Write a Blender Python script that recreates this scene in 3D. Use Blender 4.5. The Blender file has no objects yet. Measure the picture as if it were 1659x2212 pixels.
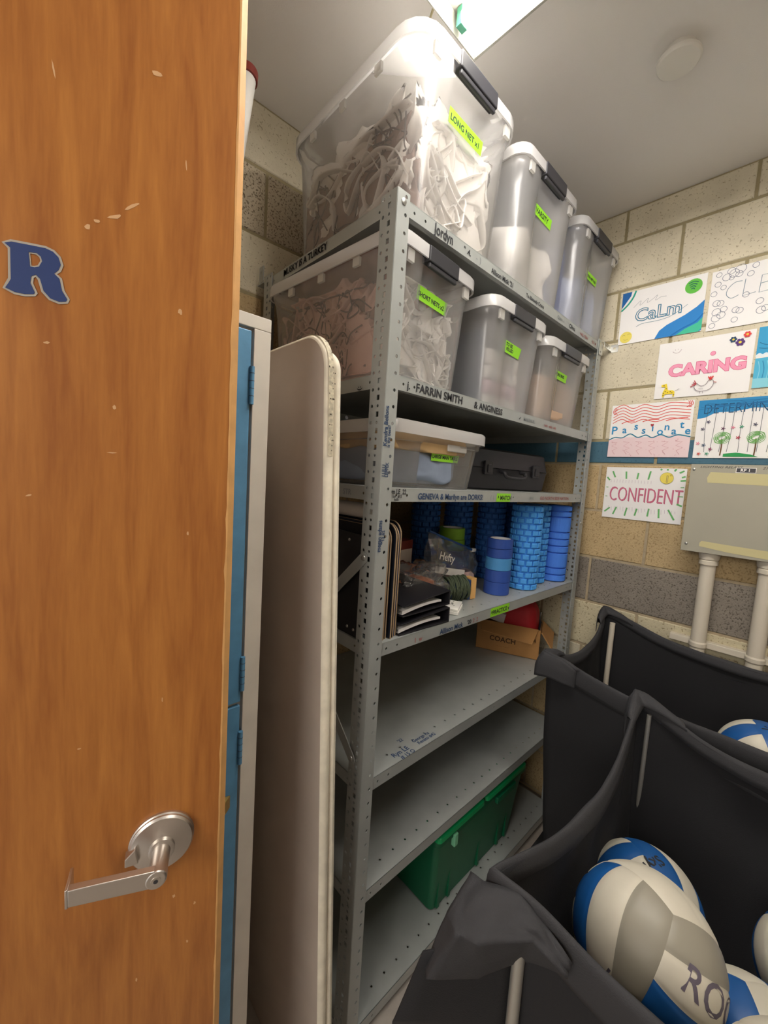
import bpy, math, random
from mathutils import Vector as V, Matrix, noise
PI = math.pi
sc = bpy.context.scene
COL = sc.collection

# ------------------------------------------------------------------ camera
CAM = V((-0.62560, -0.68760, 1.55185))
FW = V((0.68092512, 0.72686123, -0.08951947)); RT = V((0.73218849, -0.67825816, 0.06217615)); UP = V((0.01552387, 0.10788243, 0.99404245))
cam = bpy.data.objects.new('camera', bpy.data.cameras.new('camera')); COL.objects.link(cam)
m = Matrix.Identity(4)
for i in range(3):
    m[i][0] = RT[i]; m[i][1] = UP[i]; m[i][2] = -FW[i]; m[i][3] = CAM[i]
cam.matrix_world = m
cam.data.sensor_fit = 'HORIZONTAL'; cam.data.sensor_width = 36.0
cam.data.lens = 866.96 / 1659 * 36
cam.data.clip_start = 0.02; cam.data.clip_end = 50
sc.camera = cam
# ------------------------------------------------------------------ light
sc.view_settings.view_transform = 'Standard'; sc.view_settings.look = 'None'
sc.view_settings.gamma = 1; sc.view_settings.use_curve_mapping = False
sc.view_settings.exposure = 0.88
w = bpy.data.worlds.new('world'); sc.world = w; w.use_nodes = True
bg = w.node_tree.nodes['Background']; bg.inputs[0].default_value = (1.0, 0.96, 0.92, 1); bg.inputs[1].default_value = 0.36
TUBE = 28.0          # fluorescent tube emission
def area(name, loc, target, sx, sy, power, col):
    l = bpy.data.lights.new(name, 'AREA'); l.shape = 'RECTANGLE'; l.size = sx; l.size_y = sy; l.energy = power; l.color = col
    o = bpy.data.objects.new(name, l); COL.objects.link(o); o.location = loc
    o.rotation_euler = (V(target) - V(loc)).to_track_quat('-Z', 'Y').to_euler(); return o
area('hallway_ceiling_lamp', (-2.6, -0.9, 2.3), (-0.2, -0.2, 0.9), 1.0, 1.0, 14, (1.0, 0.93, 0.84))
sc.cycles.transparent_max_bounces = 32
sc.cycles.max_bounces = 8
sc.cycles.use_denoising = True

# ------------------------------------------------------------------ materials
def lin(c):
    if isinstance(c, str):
        c = tuple(int(c[i:i+2], 16) / 255 for i in (0, 2, 4))
    return tuple((x / 12.92 if x <= 0.04045 else ((x + 0.055) / 1.055) ** 2.4) for x in c) + (1,)
MATS = {}
def mat(name, col, rough=0.6, metal=0.0, var=0.0, vscale=30, bump=0.0, bscale=200, spec=0.5, emis=0, coat=0):
    if name in MATS: return MATS[name]
    mt = bpy.data.materials.new(name); mt.use_nodes = True; nt = mt.node_tree; b = nt.nodes['Principled BSDF']
    c = lin(col); b.inputs['Base Color'].default_value = c; b.inputs['Roughness'].default_value = rough; b.inputs['Metallic'].default_value = metal
    b.inputs['Specular IOR Level'].default_value = spec
    if coat: b.inputs['Coat Weight'].default_value = coat; b.inputs['Coat Roughness'].default_value = 0.25
    if emis: b.inputs['Emission Color'].default_value = c; b.inputs['Emission Strength'].default_value = emis
    tc = nt.nodes.new('ShaderNodeTexCoord')
    if var:
        n = nt.nodes.new('ShaderNodeTexNoise'); n.inputs['Scale'].default_value = vscale; n.inputs['Detail'].default_value = 6
        nt.links.new(tc.outputs['Object'], n.inputs['Vector'])
        r = nt.nodes.new('ShaderNodeValToRGB'); r.color_ramp.elements[0].position = 0.3; r.color_ramp.elements[1].position = 0.7
        r.color_ramp.elements[0].color = tuple(x * (1 - var) for x in c[:3]) + (1,); r.color_ramp.elements[1].color = tuple(min(1, x * (1 + var)) for x in c[:3]) + (1,)
        nt.links.new(n.outputs['Fac'], r.inputs[0]); nt.links.new(r.outputs[0], b.inputs['Base Color'])
    if bump:
        n2 = nt.nodes.new('ShaderNodeTexNoise'); n2.inputs['Scale'].default_value = bscale; n2.inputs['Detail'].default_value = 4
        nt.links.new(tc.outputs['Object'], n2.inputs['Vector'])
        bp = nt.nodes.new('ShaderNodeBump'); bp.inputs['Strength'].default_value = bump; bp.inputs['Distance'].default_value = 0.002
        nt.links.new(n2.outputs['Fac'], bp.inputs['Height']); nt.links.new(bp.outputs[0], b.inputs['Normal'])
    MATS[name] = mt; return mt
def block_mat(name, col, pit, pits=0.5, pscale=90, bump=0.6, spread=0.10):
    """concrete block: paint or raw aggregate with small dark pits"""
    mt = bpy.data.materials.new(name); mt.use_nodes = True; nt = mt.node_tree; b = nt.nodes['Principled BSDF']
    b.inputs['Roughness'].default_value = 0.8; b.inputs['Specular IOR Level'].default_value = 0.3
    tc = nt.nodes.new('ShaderNodeTexCoord')
    n = nt.nodes.new('ShaderNodeTexNoise'); n.inputs['Scale'].default_value = 7; n.inputs['Detail'].default_value = 8
    v = nt.nodes.new('ShaderNodeTexNoise'); v.inputs['Scale'].default_value = pscale; v.inputs['Detail'].default_value = 3; v.inputs['Roughness'].default_value = 0.6
    nt.links.new(tc.outputs['Object'], n.inputs['Vector']); nt.links.new(tc.outputs['Object'], v.inputs['Vector'])
    c = lin(col)
    r = nt.nodes.new('ShaderNodeValToRGB'); r.color_ramp.elements[0].position = 0.3; r.color_ramp.elements[1].position = 0.7
    r.color_ramp.elements[0].color = tuple(x * (1 - spread) for x in c[:3]) + (1,); r.color_ramp.elements[1].color = tuple(min(1, x * (1 + spread)) for x in c[:3]) + (1,)
    nt.links.new(n.outputs['Fac'], r.inputs[0])
    r2 = nt.nodes.new('ShaderNodeValToRGB'); e = r2.color_ramp.elements; e[0].position = 0.30 + 0.12 * pits; e[1].position = e[0].position + 0.07
    e[0].color = (1, 1, 1, 1); e[1].color = (0, 0, 0, 1)
    nt.links.new(v.outputs['Fac'], r2.inputs[0])
    mx = nt.nodes.new('ShaderNodeMix'); mx.data_type = 'RGBA'; mx.inputs['B'].default_value = lin(pit)
    nt.links.new(r2.outputs[0], mx.inputs['Factor']); nt.links.new(r.outputs[0], mx.inputs['A']); nt.links.new(mx.outputs['Result'], b.inputs['Base Color'])
    bp = nt.nodes.new('ShaderNodeBump'); bp.inputs['Strength'].default_value = bump; bp.inputs['Distance'].default_value = 0.003
    nt.links.new(v.outputs['Fac'], bp.inputs['Height']); nt.links.new(bp.outputs[0], b.inputs['Normal'])
    MATS[name] = mt; return mt
def plastic(name, col, clear, tint=(1, 1, 1), gloss=0.12, rough=0.25):
    """milky see-through plastic: part transparent, part translucent/diffuse, thin gloss"""
    mt = bpy.data.materials.new(name); mt.use_nodes = True; nt = mt.node_tree; nt.nodes.remove(nt.nodes['Principled BSDF'])
    out = nt.nodes['Material Output']
    d = nt.nodes.new('ShaderNodeBsdfDiffuse'); d.inputs[0].default_value = lin(col)
    t = nt.nodes.new('ShaderNodeBsdfTranslucent'); t.inputs[0].default_value = lin(col)
    tr = nt.nodes.new('ShaderNodeBsdfTransparent'); tr.inputs[0].default_value = tuple(tint) + (1,)
    g = nt.nodes.new('ShaderNodeBsdfGlossy'); g.inputs['Roughness'].default_value = rough
    m1 = nt.nodes.new('ShaderNodeMixShader'); m1.inputs[0].default_value = 0.45
    nt.links.new(d.outputs[0], m1.inputs[1]); nt.links.new(t.outputs[0], m1.inputs[2])
    m2 = nt.nodes.new('ShaderNodeMixShader'); m2.inputs[0].default_value = clear
    nt.links.new(m1.outputs[0], m2.inputs[1]); nt.links.new(tr.outputs[0], m2.inputs[2])
    m3 = nt.nodes.new('ShaderNodeMixShader'); fr = nt.nodes.new('ShaderNodeFresnel'); fr.inputs[0].default_value = 1.35
    mu = nt.nodes.new('ShaderNodeMath'); mu.operation = 'MULTIPLY_ADD'; mu.inputs[1].default_value = 0.8; mu.inputs[2].default_value = gloss * 0.3
    nt.links.new(fr.outputs[0], mu.inputs[0]); nt.links.new(mu.outputs[0], m3.inputs[0])
    nt.links.new(m2.outputs[0], m3.inputs[1]); nt.links.new(g.outputs[0], m3.inputs[2]); nt.links.new(m3.outputs[0], out.inputs[0])
    MATS[name] = mt; return mt
def wood_mat():
    mt = bpy.data.materials.new('door_wood'); mt.use_nodes = True; nt = mt.node_tree; b = nt.nodes['Principled BSDF']
    tc = nt.nodes.new('ShaderNodeTexCoord'); mp = nt.nodes.new('ShaderNodeMapping'); mp.inputs['Scale'].default_value = (1, 1, 0.09)
    nt.links.new(tc.outputs['Object'], mp.inputs['Vector'])
    wv = nt.nodes.new('ShaderNodeTexNoise'); wv.inputs['Scale'].default_value = 34; wv.inputs['Detail'].default_value = 5; wv.inputs['Distortion'].default_value = 1.2
    fn = nt.nodes.new('ShaderNodeTexNoise'); fn.inputs['Scale'].default_value = 260; fn.inputs['Detail'].default_value = 3
    nt.links.new(mp.outputs[0], wv.inputs['Vector']); nt.links.new(mp.outputs[0], fn.inputs['Vector'])
    ad = nt.nodes.new('ShaderNodeMath'); ad.operation = 'MULTIPLY_ADD'; ad.inputs[1].default_value = 0.35
    nt.links.new(fn.outputs['Fac'], ad.inputs[0]); nt.links.new(wv.outputs['Fac'], ad.inputs[2])
    r = nt.nodes.new('ShaderNodeValToRGB'); e = r.color_ramp.elements; e[0].position = 0.42; e[1].position = 0.92
    e[0].color = lin('9c5d29'); e[1].color = lin('bd7c3a'); nt.links.new(ad.outputs[0], r.inputs[0]); nt.links.new(r.outputs[0], b.inputs['Base Color'])
    b.inputs['Roughness'].default_value = 0.38
    MATS['wood'] = mt; return mt

WHITE = mat('white', 'f2efe8', 0.5)
CEIL = mat('ceiling_paint', 'efebe6', 0.9, bump=0.15, bscale=300)
STEEL = mat('shelf_grey_paint', 'a8aca9', 0.42, 0.15, var=0.06, vscale=12)
STEELD = mat('zinc', 'b9b9b4', 0.35, 0.8)
MARK = mat('marker_black', '2b2c30', 0.7)
MARKB = mat('marker_blue', '2a4468', 0.7)
MARKG = mat('marker_faded', '8a8f90', 0.7)
MARKR = mat('marker_red', 'a86a66', 0.7)
GREEN = mat('green_tape', '95e02a', 0.6)
BIN = plastic('bin_plastic', 'fefdfc', 0.74)
BINM = plastic('bin_plastic_milky', 'fefeff', 0.67)
BINC = plastic('bin_plastic_clear', 'f4f1ec', 0.78)
LID = plastic('lid_white', 'fefdfc', 0.18)
RIM = plastic('rim_plastic', 'fbf9f4', 0.25)
LATCH = mat('latch_black', '37373c', 0.4)
NETW = mat('net_white', 'f2ede6', 0.85, var=0.06, vscale=9)
NETP = mat('net_pinkish', 'd9b5a8', 0.85, var=0.2, vscale=7)
CORD = mat('cord_dark', '5a4c46', 0.8)
FAB = mat('black_fabric', '212124', 0.85, bump=0.3, bscale=500)
HEM = mat('black_hem', '37373a', 0.8, bump=0.3, bscale=500)
ALU = mat('aluminium', 'b8b6ae', 0.4, 0.6)
WOOD = wood_mat()
WOODE = mat('door_edge', 'd9a566', 0.6, var=0.15, vscale=20)
SATIN = mat('satin_nickel', 'd8d2cb', 0.38, 1.0)
PAPER = mat('poster_paper', 'f4f2f0', 0.8)
def pm(h): return mat('ink_' + h, h, 0.8)

# ------------------------------------------------------------------ geometry helpers
def frame(o, u, v):
    u = V(u).normalized(); v = V(v).normalized(); n = u.cross(v)
    M = Matrix.Identity(4)
    for i in range(3): M[i][0] = u[i]; M[i][1] = v[i]; M[i][2] = n[i]; M[i][3] = V(o)[i]
    return M
def curve_mesh(polys, thick):
    cu = bpy.data.curves.new('t', 'CURVE'); cu.dimensions = '2D'; cu.fill_mode = 'BOTH'; cu.extrude = thick / 2
    for p in polys:
        s = cu.splines.new('POLY'); s.points.add(len(p) - 1); s.use_cyclic_u = True
        for i, q in enumerate(p): s.points[i].co = (q[0], q[1], 0, 1)
    ob = bpy.data.objects.new('t', cu); me = bpy.data.meshes.new_from_object(ob)
    r = ([v.co.copy() for v in me.vertices], [tuple(p.vertices) for p in me.polygons])
    bpy.data.objects.remove(ob); bpy.data.curves.remove(cu); bpy.data.meshes.remove(me); return r
from mathutils.geometry import delaunay_2d_cdt
def plate_mesh(polys, thick):
    # plate with convex holes: triangulate, drop the triangles inside holes, add both skins and the edge walls
    vs = []; es = []
    for p in polys:
        b0 = len(vs); vs += [V((q[0], q[1])) for q in p]; es += [(b0 + i, b0 + (i + 1) % len(p)) for i in range(len(p))]
    ov, oe, of, a_, b_, c_ = delaunay_2d_cdt(vs, es, [], 1, 1e-7)
    cen = [(sum(q[0] for q in p) / len(p), sum(q[1] for q in p) / len(p)) for p in polys[1:]]
    rad = [max(math.hypot(q[0] - c[0], q[1] - c[1]) for q in p) for p, c in zip(polys[1:], cen)]
    keep = []
    for f in of:
        x = sum(ov[i].x for i in f) / 3; y = sum(ov[i].y for i in f) / 3; ins = False
        for k, c in enumerate(cen):
            if abs(x - c[0]) < rad[k] and abs(y - c[1]) < rad[k]:
                p = polys[k + 1]; sg = set()
                for i in range(len(p)):
                    a, b = p[i], p[(i + 1) % len(p)]; sg.add((b[0] - a[0]) * (y - a[1]) - (b[1] - a[1]) * (x - a[0]) > 0)
                if len(sg) == 1: ins = True; break
        if not ins: keep.append(tuple(f))
    n = len(ov); h = thick / 2; V3 = [V((v.x, v.y, h)) for v in ov] + [V((v.x, v.y, -h)) for v in ov]; F = keep + [tuple(n + i for i in f[::-1]) for f in keep]
    cnt = {}
    for f in keep:
        for i in range(3):
            e = (f[i], f[(i + 1) % 3]); cnt[e] = 1
    F += [(e[1], e[0], n + e[0], n + e[1]) for e in cnt if (e[1], e[0]) not in cnt]
    return V3, F
def text_mesh(s, size, offset=0.0, align='LEFT', shear=0.0, space=1.0, thick=0.0):
    cu = bpy.data.curves.new('t', 'FONT'); cu.body = s; cu.size = size; cu.offset = offset; cu.align_x = align; cu.shear = shear
    cu.space_character = space; cu.resolution_u = 3; cu.extrude = thick
    ob = bpy.data.objects.new('t', cu); me = bpy.data.meshes.new_from_object(ob)
    r = ([v.co.copy() for v in me.vertices], [tuple(p.vertices) for p in me.polygons])
    bpy.data.objects.remove(ob); bpy.data.curves.remove(cu); bpy.data.meshes.remove(me); return r
def rrect(x0, x1, y0, y1, r, n=6):
    pts = []
    for cx, cy, a0 in ((x1 - r, y0 + r, -PI / 2), (x1 - r, y1 - r, 0), (x0 + r, y1 - r, PI / 2), (x0 + r, y0 + r, PI)):
        for i in range(n + 1):
            a = a0 + PI / 2 * i / n; pts.append((cx + r * math.cos(a), cy + r * math.sin(a)))
    return pts
class MB:
    def __init__(s): s.v = []; s.f = []; s.m = []; s.mats = []
    def mi(s, mt):
        if mt not in s.mats: s.mats.append(mt)
        return s.mats.index(mt)
    def add(s, vs, fs, mt, M=None):
        b = len(s.v); i = s.mi(mt)
        s.v += [(M @ V(v)) if M else V(v) for v in vs]
        s.f += [tuple(b + k for k in f) for f in fs]; s.m += [i] * len(fs); return s
    def box(s, a, b, mt, M=None):
        x0, y0, z0 = a; x1, y1, z1 = b
        return s.add([(x0, y0, z0), (x1, y0, z0), (x1, y1, z0), (x0, y1, z0), (x0, y0, z1), (x1, y0, z1), (x1, y1, z1), (x0, y1, z1)],
                     [(0, 3, 2, 1), (4, 5, 6, 7), (0, 1, 5, 4), (1, 2, 6, 5), (2, 3, 7, 6), (3, 0, 4, 7)], mt, M)
    def loft(s, loops, mt, cap0=True, cap1=True, M=None):
        n = len(loops[0]); vs = [p for l in loops for p in l]; fs = []
        for k in range(len(loops) - 1):
            for i in range(n):
                j = (i + 1) % n; fs.append((k * n + i, k * n + j, (k + 1) * n + j, (k + 1) * n + i))
        if cap0: fs.append(tuple(range(n))[::-1])
        if cap1: fs.append(tuple((len(loops) - 1) * n + i for i in range(n)))
        return s.add(vs, fs, mt, M)
    def prism(s, poly, z0, z1, mt, M=None):
        return s.loft([[(x, y, z0) for x, y in poly], [(x, y, z1) for x, y in poly]], mt, True, True, M)
    def lathe(s, prof, n, mt, M=None, caps=True):
        return s.loft([[(r * math.cos(2 * PI * i / n), r * math.sin(2 * PI * i / n), z) for i in range(n)] for r, z in prof], mt, caps, caps, M)
    def tube(s, pts, r, mt, n=8, flat=1.0, M=None):
        pts = [V(p) for p in pts]; loops = []; up = V((0, 0, 1))
        for i, p in enumerate(pts):
            t = (pts[min(i + 1, len(pts) - 1)] - pts[max(i - 1, 0)]).normalized()
            a = t.cross(up)
            if a.length < 0.05: a = t.cross(V((1, 0, 0)))
            a.normalize(); b = t.cross(a).normalized()
            if i and a.dot(pa) < 0: a = -a; b = -b
            pa = a
            loops.append([p + a * (r * math.cos(2 * PI * k / n)) + b * (r * flat * math.sin(2 * PI * k / n)) for k in range(n)])
        return s.loft(loops, mt, True, True, M)
    def grid(s, fn, nu, nv, mt, close=False, M=None):
        vs = [fn(i / nu, j / nv) for j in range(nv + 1) for i in range(nu + (0 if close else 1))]; w_ = nu + (0 if close else 1); fs = []
        for j in range(nv):
            for i in range(nu):
                i2 = (i + 1) % w_; fs.append((j * w_ + i, j * w_ + i2, (j + 1) * w_ + i2, (j + 1) * w_ + i))
        return s.add(vs, fs, mt, M)
    def flat(s, polys, mt, M, thick=0.0, dz=0.0):
        vs, fs = (plate_mesh if len(polys) > 2 and thick else curve_mesh)(polys, thick); return s.add([(v.x, v.y, v.z + dz) for v in vs], fs, mt, M)
    def text(s, t, size, mt, M, x=0, y=0, dz=0.0004, offset=0, align='LEFT', shear=0.0, space=1.0, rot=0.0, sx=1.0):
        vs, fs = text_mesh(t, size, offset, align, shear, space); c, q = math.cos(rot), math.sin(rot)
        return s.add([(x + (v.x * sx) * c - v.y * q, y + (v.x * sx) * q + v.y * c, dz) for v in vs], fs, mt, M)
    def ribbon(s, pts, w_, mt, M, dz=0.0004, closed=False):
        vs = []; n = len(pts); fs = []
        for i, p in enumerate(pts):
            a = pts[(i - 1) % n] if (closed or i) else p; b = pts[(i + 1) % n] if (closed or i < n - 1) else p
            dx, dy = b[0] - a[0], b[1] - a[1]; l = math.hypot(dx, dy) or 1
            nx, ny = -dy / l * w_ / 2, dx / l * w_ / 2
            vs += [(p[0] + nx, p[1] + ny, dz), (p[0] - nx, p[1] - ny, dz)]
        for i in range(n if closed else n - 1):
            j = (i + 1) % n; fs.append((2 * i, 2 * i + 1, 2 * j + 1, 2 * j))
        return s.add(vs, fs, mt, M)
    def build(s, name, parent=None, smooth=False, bevel=0, sub=0, solid=0, angle=None):
        me = bpy.data.meshes.new(name); me.from_pydata([tuple(v) for v in s.v], [], s.f); me.validate()
        for mt in s.mats: me.materials.append(mt)
        if len(me.polygons) == len(s.m): me.polygons.foreach_set('material_index', s.m)
        if smooth: me.polygons.foreach_set('use_smooth', [True] * len(me.polygons))
        me.update()
        if smooth and angle is None: angle = 40
        o = bpy.data.objects.new(name, me); COL.objects.link(o)
        if parent: o.parent = parent
        if smooth and angle < 180:
            try: me.set_sharp_from_angle(angle=math.radians(angle))
            except Exception: pass
        if solid:
            q = o.modifiers.new('solid', 'SOLIDIFY'); q.thickness = solid; q.offset = 0
        if bevel:
            q = o.modifiers.new('bevel', 'BEVEL'); q.width = bevel; q.segments = 2; q.limit_method = 'ANGLE'
        if sub:
            q = o.modifiers.new('sub', 'SUBSURF'); q.levels = sub; q.render_levels = sub
        return o
def tag(o, label=None, cat=None, group=None, kind=None):
    if label: o['label'] = label
    if cat: o['category'] = cat
    if group: o['group'] = group
    if kind: o['kind'] = kind
    return o
def thing(name, label, cat, loc=(0, 0, 0), rz=0, group=None):
    o = bpy.data.objects.new(name, None); COL.objects.link(o); o.location = loc; o.rotation_euler = (0, 0, rz); o.empty_display_size = 0.05
    return tag(o, label, cat, group)
def copy_tree(o, parent=None):
    c = o.copy(); COL.objects.link(c)
    if parent: c.parent = parent
    for ch in list(o.children): copy_tree(ch, c)
    return c
def circ(x, y, r, n=14, sx=1.0): return [(x + r * sx * math.cos(2 * PI * i / n), y + r * math.sin(2 * PI * i / n)) for i in range(n)]
def smoothpts(pts, n=6):
    out = []; P = [pts[0]] + list(pts) + [pts[-1]]
    for i in range(1, len(P) - 2):
        for k in range(n):
            t = k / n; q = []
            for c in range(len(P[0])):
                a, b, c_, d = P[i - 1][c], P[i][c], P[i + 1][c], P[i + 2][c]
                q.append(0.5 * (2 * b + (c_ - a) * t + (2 * a - 5 * b + 4 * c_ - d) * t * t + (3 * b - a - 3 * c_ + d) * t ** 3))
            out.append(tuple(q))
    out.append(tuple(pts[-1])); return out

# ------------------------------------------------------------------ room
WX = 1.302; YB = 0.672; ZC = 2.73
IV = block_mat('block_ivory', 'd8cfb6', 'a89c80', 0.25, 130)
IV2 = block_mat('block_ivory_pitted', 'cfc5a6', '98896a', 0.4, 110)
TAN = block_mat('block_tan', 'c2aa80', 'a08860', 0.6, 150, 0.9)
GRY = block_mat('block_grey', '8d857a', '645c52', 0.7, 160, 0.9)
SPK = block_mat('block_speckled', 'c2b69e', '7c6e5a', 0.75, 150, 0.9)
BLU = block_mat('block_blue', '4c7184', '3f6376', 0.2, 120, 0.3, 0.06)
MOR = mat('mortar', '9d9170', 0.9, var=0.1, vscale=40, bump=0.5, bscale=150)
MORU = mat('mortar_lower', 'b0a084', 0.9, var=0.1, vscale=40, bump=0.5, bscale=150)
def block_wall(name, M, u0, u1, courses, pitch, joint=0.0105):
    """courses: (z0, z1, phase, material or list). recessed mortar plane behind raised blocks, local u, z, out"""
    mb = MB()
    for c in courses:
        z0, z1, ph, mts = c; mor = MOR if z0 > 1.6 else MORU
        mb.box((u0, z0, -0.10), (u1, z1, -0.0035), mor, M)
        k = math.floor((u0 - ph) / pitch); i = 0
        while ph + k * pitch < u1:
            a = max(u0, ph + k * pitch + joint / 2); b = min(u1, ph + (k + 1) * pitch - joint / 2)
            if b - a > 0.01:
                mt = mts[k % len(mts)] if isinstance(mts, list) else mts
                za = z0 + joint / 2; zb = z1 - joint / 2; e = 0.003
                mb.loft([[(a, za, -0.006), (b, za, -0.006), (b, zb, -0.006), (a, zb, -0.006)],
                         [(a, za, -e * 0.8), (b, za, -e * 0.8), (b, zb, -e * 0.8), (a, zb, -e * 0.8)],
                         [(a + e, za + e, 0), (b - e, za + e, 0), (b - e, zb - e, 0), (a + e, zb - e, 0)]], mt, False, True, M)
            k += 1
    o = mb.build(name); tag(o, kind='structure'); return o
# right wall, u = -y
MR = frame((WX, 0, 0), (0, -1, 0), (0, 0, 1))
zz = [-0.19, 0.015, 0.22, 0.425, 0.63, 0.835, 1.04, 1.245, 1.458, 1.665, 1.768, 1.985, 2.192, 2.40, 2.60, 2.81]
mr = [TAN, TAN, TAN, TAN, [IV2, IV], IV2, GRY, TAN, TAN, BLU, IV, IV, IV, IV, IV]
cr = []
for i in range(len(zz) - 1):
    cr.append((max(0, zz[i]), min(ZC, zz[i + 1]), 0.02 if (i % 2 == 0) else 0.226, mr[i]))
cr[9] = (zz[9], zz[10], 0.226, BLU)
cr[8] = (zz[8], zz[9], 0.02, TAN); cr[7] = (zz[7], zz[8], 0.226, TAN); cr[6] = (zz[6], zz[7], 0.02, GRY); cr[5] = (zz[5], zz[6], 0.226, IV2)
for i, ph in ((10, 0.02), (11, 0.226), (12, 0.02), (13, 0.226), (14, 0.02)): cr[i] = (cr[i][0], cr[i][1], ph, cr[i][3])
block_wall('wall_right', MR, -0.672, 2.2, cr, 0.41)
MBK = frame((0, YB, 0), (1, 0, 0), (0, 0, 1))
cb = [(0, 0.12, 0, TAN)]
zb = [0.12, 0.32, 0.52, 0.72, 0.92, 1.12, 1.33, 1.54, 1.665, 1.768, 1.935, 2.13, 2.325, 2.535, 2.73]
mb_ = [TAN, TAN, TAN, TAN, TAN, TAN, TAN, TAN, BLU, TAN, TAN, IV, SPK, IV]
for i in range(len(zb) - 1): cb.append((zb[i], zb[i + 1], 0.02 if i % 2 == 0 else 0.225, mb_[i]))
block_wall('wall_back', MBK, -1.75, WX, cb, 0.41)
c = MB().box((-1.85, -2.3, ZC), (WX + .1, YB + .1, ZC + 0.08), CEIL).build('ceiling'); tag(c, kind='structure')
PAINT = mat('wall_paint_cream', 'ddd6cc', 0.85, bump=0.2, bscale=200)
c = MB().box((-1.75, -2.2, 0), (WX, -2.1, ZC), PAINT).build('wall_front'); tag(c, kind='structure')
c = MB().box((-1.75, -2.1, 0), (-1.65, -1.25, ZC), PAINT); c.box((-1.75, 0.16, 0), (-1.65, YB, ZC), PAINT); c.box((-1.75, -1.25, 2.45), (-1.65, 0.16, ZC), PAINT); tag(c.build('wall_left'), kind='structure')
FLOOR = mat('floor_tile', 'b0a89e', 0.5, var=0.12, vscale=14)
c = MB().box((-1.85, -2.3, -0.06), (WX + .1, YB + .1, 0), FLOOR).build('floor'); tag(c, kind='structure')

# ------------------------------------------------------------------ door
DA = math.radians(-15.8)
MD = frame((-0.465, -0.06, 0), (math.cos(DA), math.sin(DA), 0), (0, 0, 1))   # local: u, z, out to camera
door = bpy.data.objects.new('door_1', None); COL.objects.link(door); door['kind'] = 'structure'; door.location = (-1.28, 0.17, 0)
door.empty_display_size = 0.1
def dmat(Mw, par): return Matrix.Translation(-V(par.location)) @ Mw
MDL = dmat(MD, door)
b = MB(); b.prism([(-0.86, -0.045), (0.092, -0.045), (0.092, -0.010), (0.084, 0), (-0.86, 0)], 0.01, 2.42, WOOD, MDL @ Matrix(((1, 0, 0, 0), (0, 0, 1, 0), (0, 1, 0, 0), (0, 0, 0, 1))))
rs = random.Random(4)
DING = mat('door_scrape', 'd8ab7c', 0.7)
def blob(x, y, rx, ry, a, sd):
    r_ = random.Random(sd); return [(x + rx * math.cos(t) * math.cos(a) * q - ry * math.sin(t) * math.sin(a) * q, y + rx * math.cos(t) * math.sin(a) * q + ry * math.sin(t) * math.cos(a) * q)
                                   for t, q in [(2 * PI * i / 9, r_.uniform(0.6, 1.2)) for i in range(9)]]
for i, (x, y, rx, ry, a) in enumerate([(-0.0155, 2.046, .006, .0035, 0), (-.0883, 1.837, .004, .003, .4), (-.0790, 1.847, .003, .0025, 0), (-.060, 1.858, .010, .0025, .5), (-.042, 1.877, .013, .002, .7),
                                       (.0155, 1.759, .0025, .004, 0), (-.0633, 1.56, .006, .001, 0), (-.1298, 1.689, .004, .002, .2), (.0196, .87, .0025, .003, .3), (.05, .844, .002, .003, 0), (-.06, 1.62, .002, .0035, .2),
                                       (.03, 1.45, .0015, .003, 0), (-.15, 1.5, .004, .0012, .3), (.0, 1.2, .001, .004, 0), (-.1, 1.15, .003, .001, 0), (.04, .78, .0015, .003, .1), (-.03, .75, .0015, .004, .1), (-.12, 2.0, .001, .01, .2), (.02, 1.95, .001, .008, .1)]):
    b.flat([blob(x, y, rx, ry, a, i)], DING, MDL, 0, 0.0003)
b.build('door_panel', door, bevel=0)
b = MB(); z = 0.012; r_ = random.Random(9); prof = []
while z < 2.42: prof.append((0.0838 - abs(r_.gauss(0, 0.0006)), z)); z += 0.02
vs = []; fs = []
for i, (u, z) in enumerate(prof):
    vs += [(u - 0.0012, z, 0.0004), (0.0848, z, 0.0004), (0.0935, z, -0.0100), (0.0935, z, -0.0440)]
    if i: k = 4 * i; fs += [(k - 4, k - 3, k + 1, k), (k - 3, k - 2, k + 2, k + 1), (k - 2, k - 1, k + 3, k + 2)]
b.add(vs, fs, WOODE, MDL); o = b.build('door_edge_band', door); o['label'] = 'pale raw wood latch edge of the door'
# sticker R
R1 = [(-.1672, 1.794), (-.1611, 1.797), (-.1466, 1.798), (-.1298, 1.799), (-.1225, 1.797), (-.1174, 1.792), (-.1152, 1.784), (-.1174, 1.777), (-.1216, 1.772), (-.1165, 1.767), (-.1143, 1.754), (-.1092, 1.745), (-.1102, 1.742), (-.1174, 1.74), (-.1257, 1.742), (-.132, 1.749), (-.1352, 1.762), (-.1393, 1.766), (-.1434, 1.763), (-.1444, 1.755), (-.1402, 1.745), (-.1415, 1.743), (-.1497, 1.741), (-.1589, 1.741), (-.1674, 1.744), (-.1643, 1.75), (-.1621, 1.755), (-.1621, 1.79)]
H1 = [(-.1456, 1.79), (-.1383, 1.791), (-.1342, 1.788), (-.133, 1.783), (-.1361, 1.776), (-.1402, 1.774), (-.1444, 1.774)]
def offset_poly(p, d):
    n = len(p); out = []; A = sum(p[i][0] * p[(i + 1) % n][1] - p[(i + 1) % n][0] * p[i][1] for i in range(n)); s_ = 1 if A > 0 else -1
    for i in range(n):
        a, q, b_ = V(p[i - 1]), V(p[i]), V(p[(i + 1) % n]); t = ((q - a).normalized() + (b_ - q).normalized()).normalized(); out.append((q.x + t.y * d * s_, q.y - t.x * d * s_))
    return out
b = MB(); b.flat([offset_poly(R1, 0.0026), offset_poly(H1, -0.0018)], mat('sticker_grey', 'b3aca0', 0.5), MD, 0.0004, 0.0006)
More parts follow.
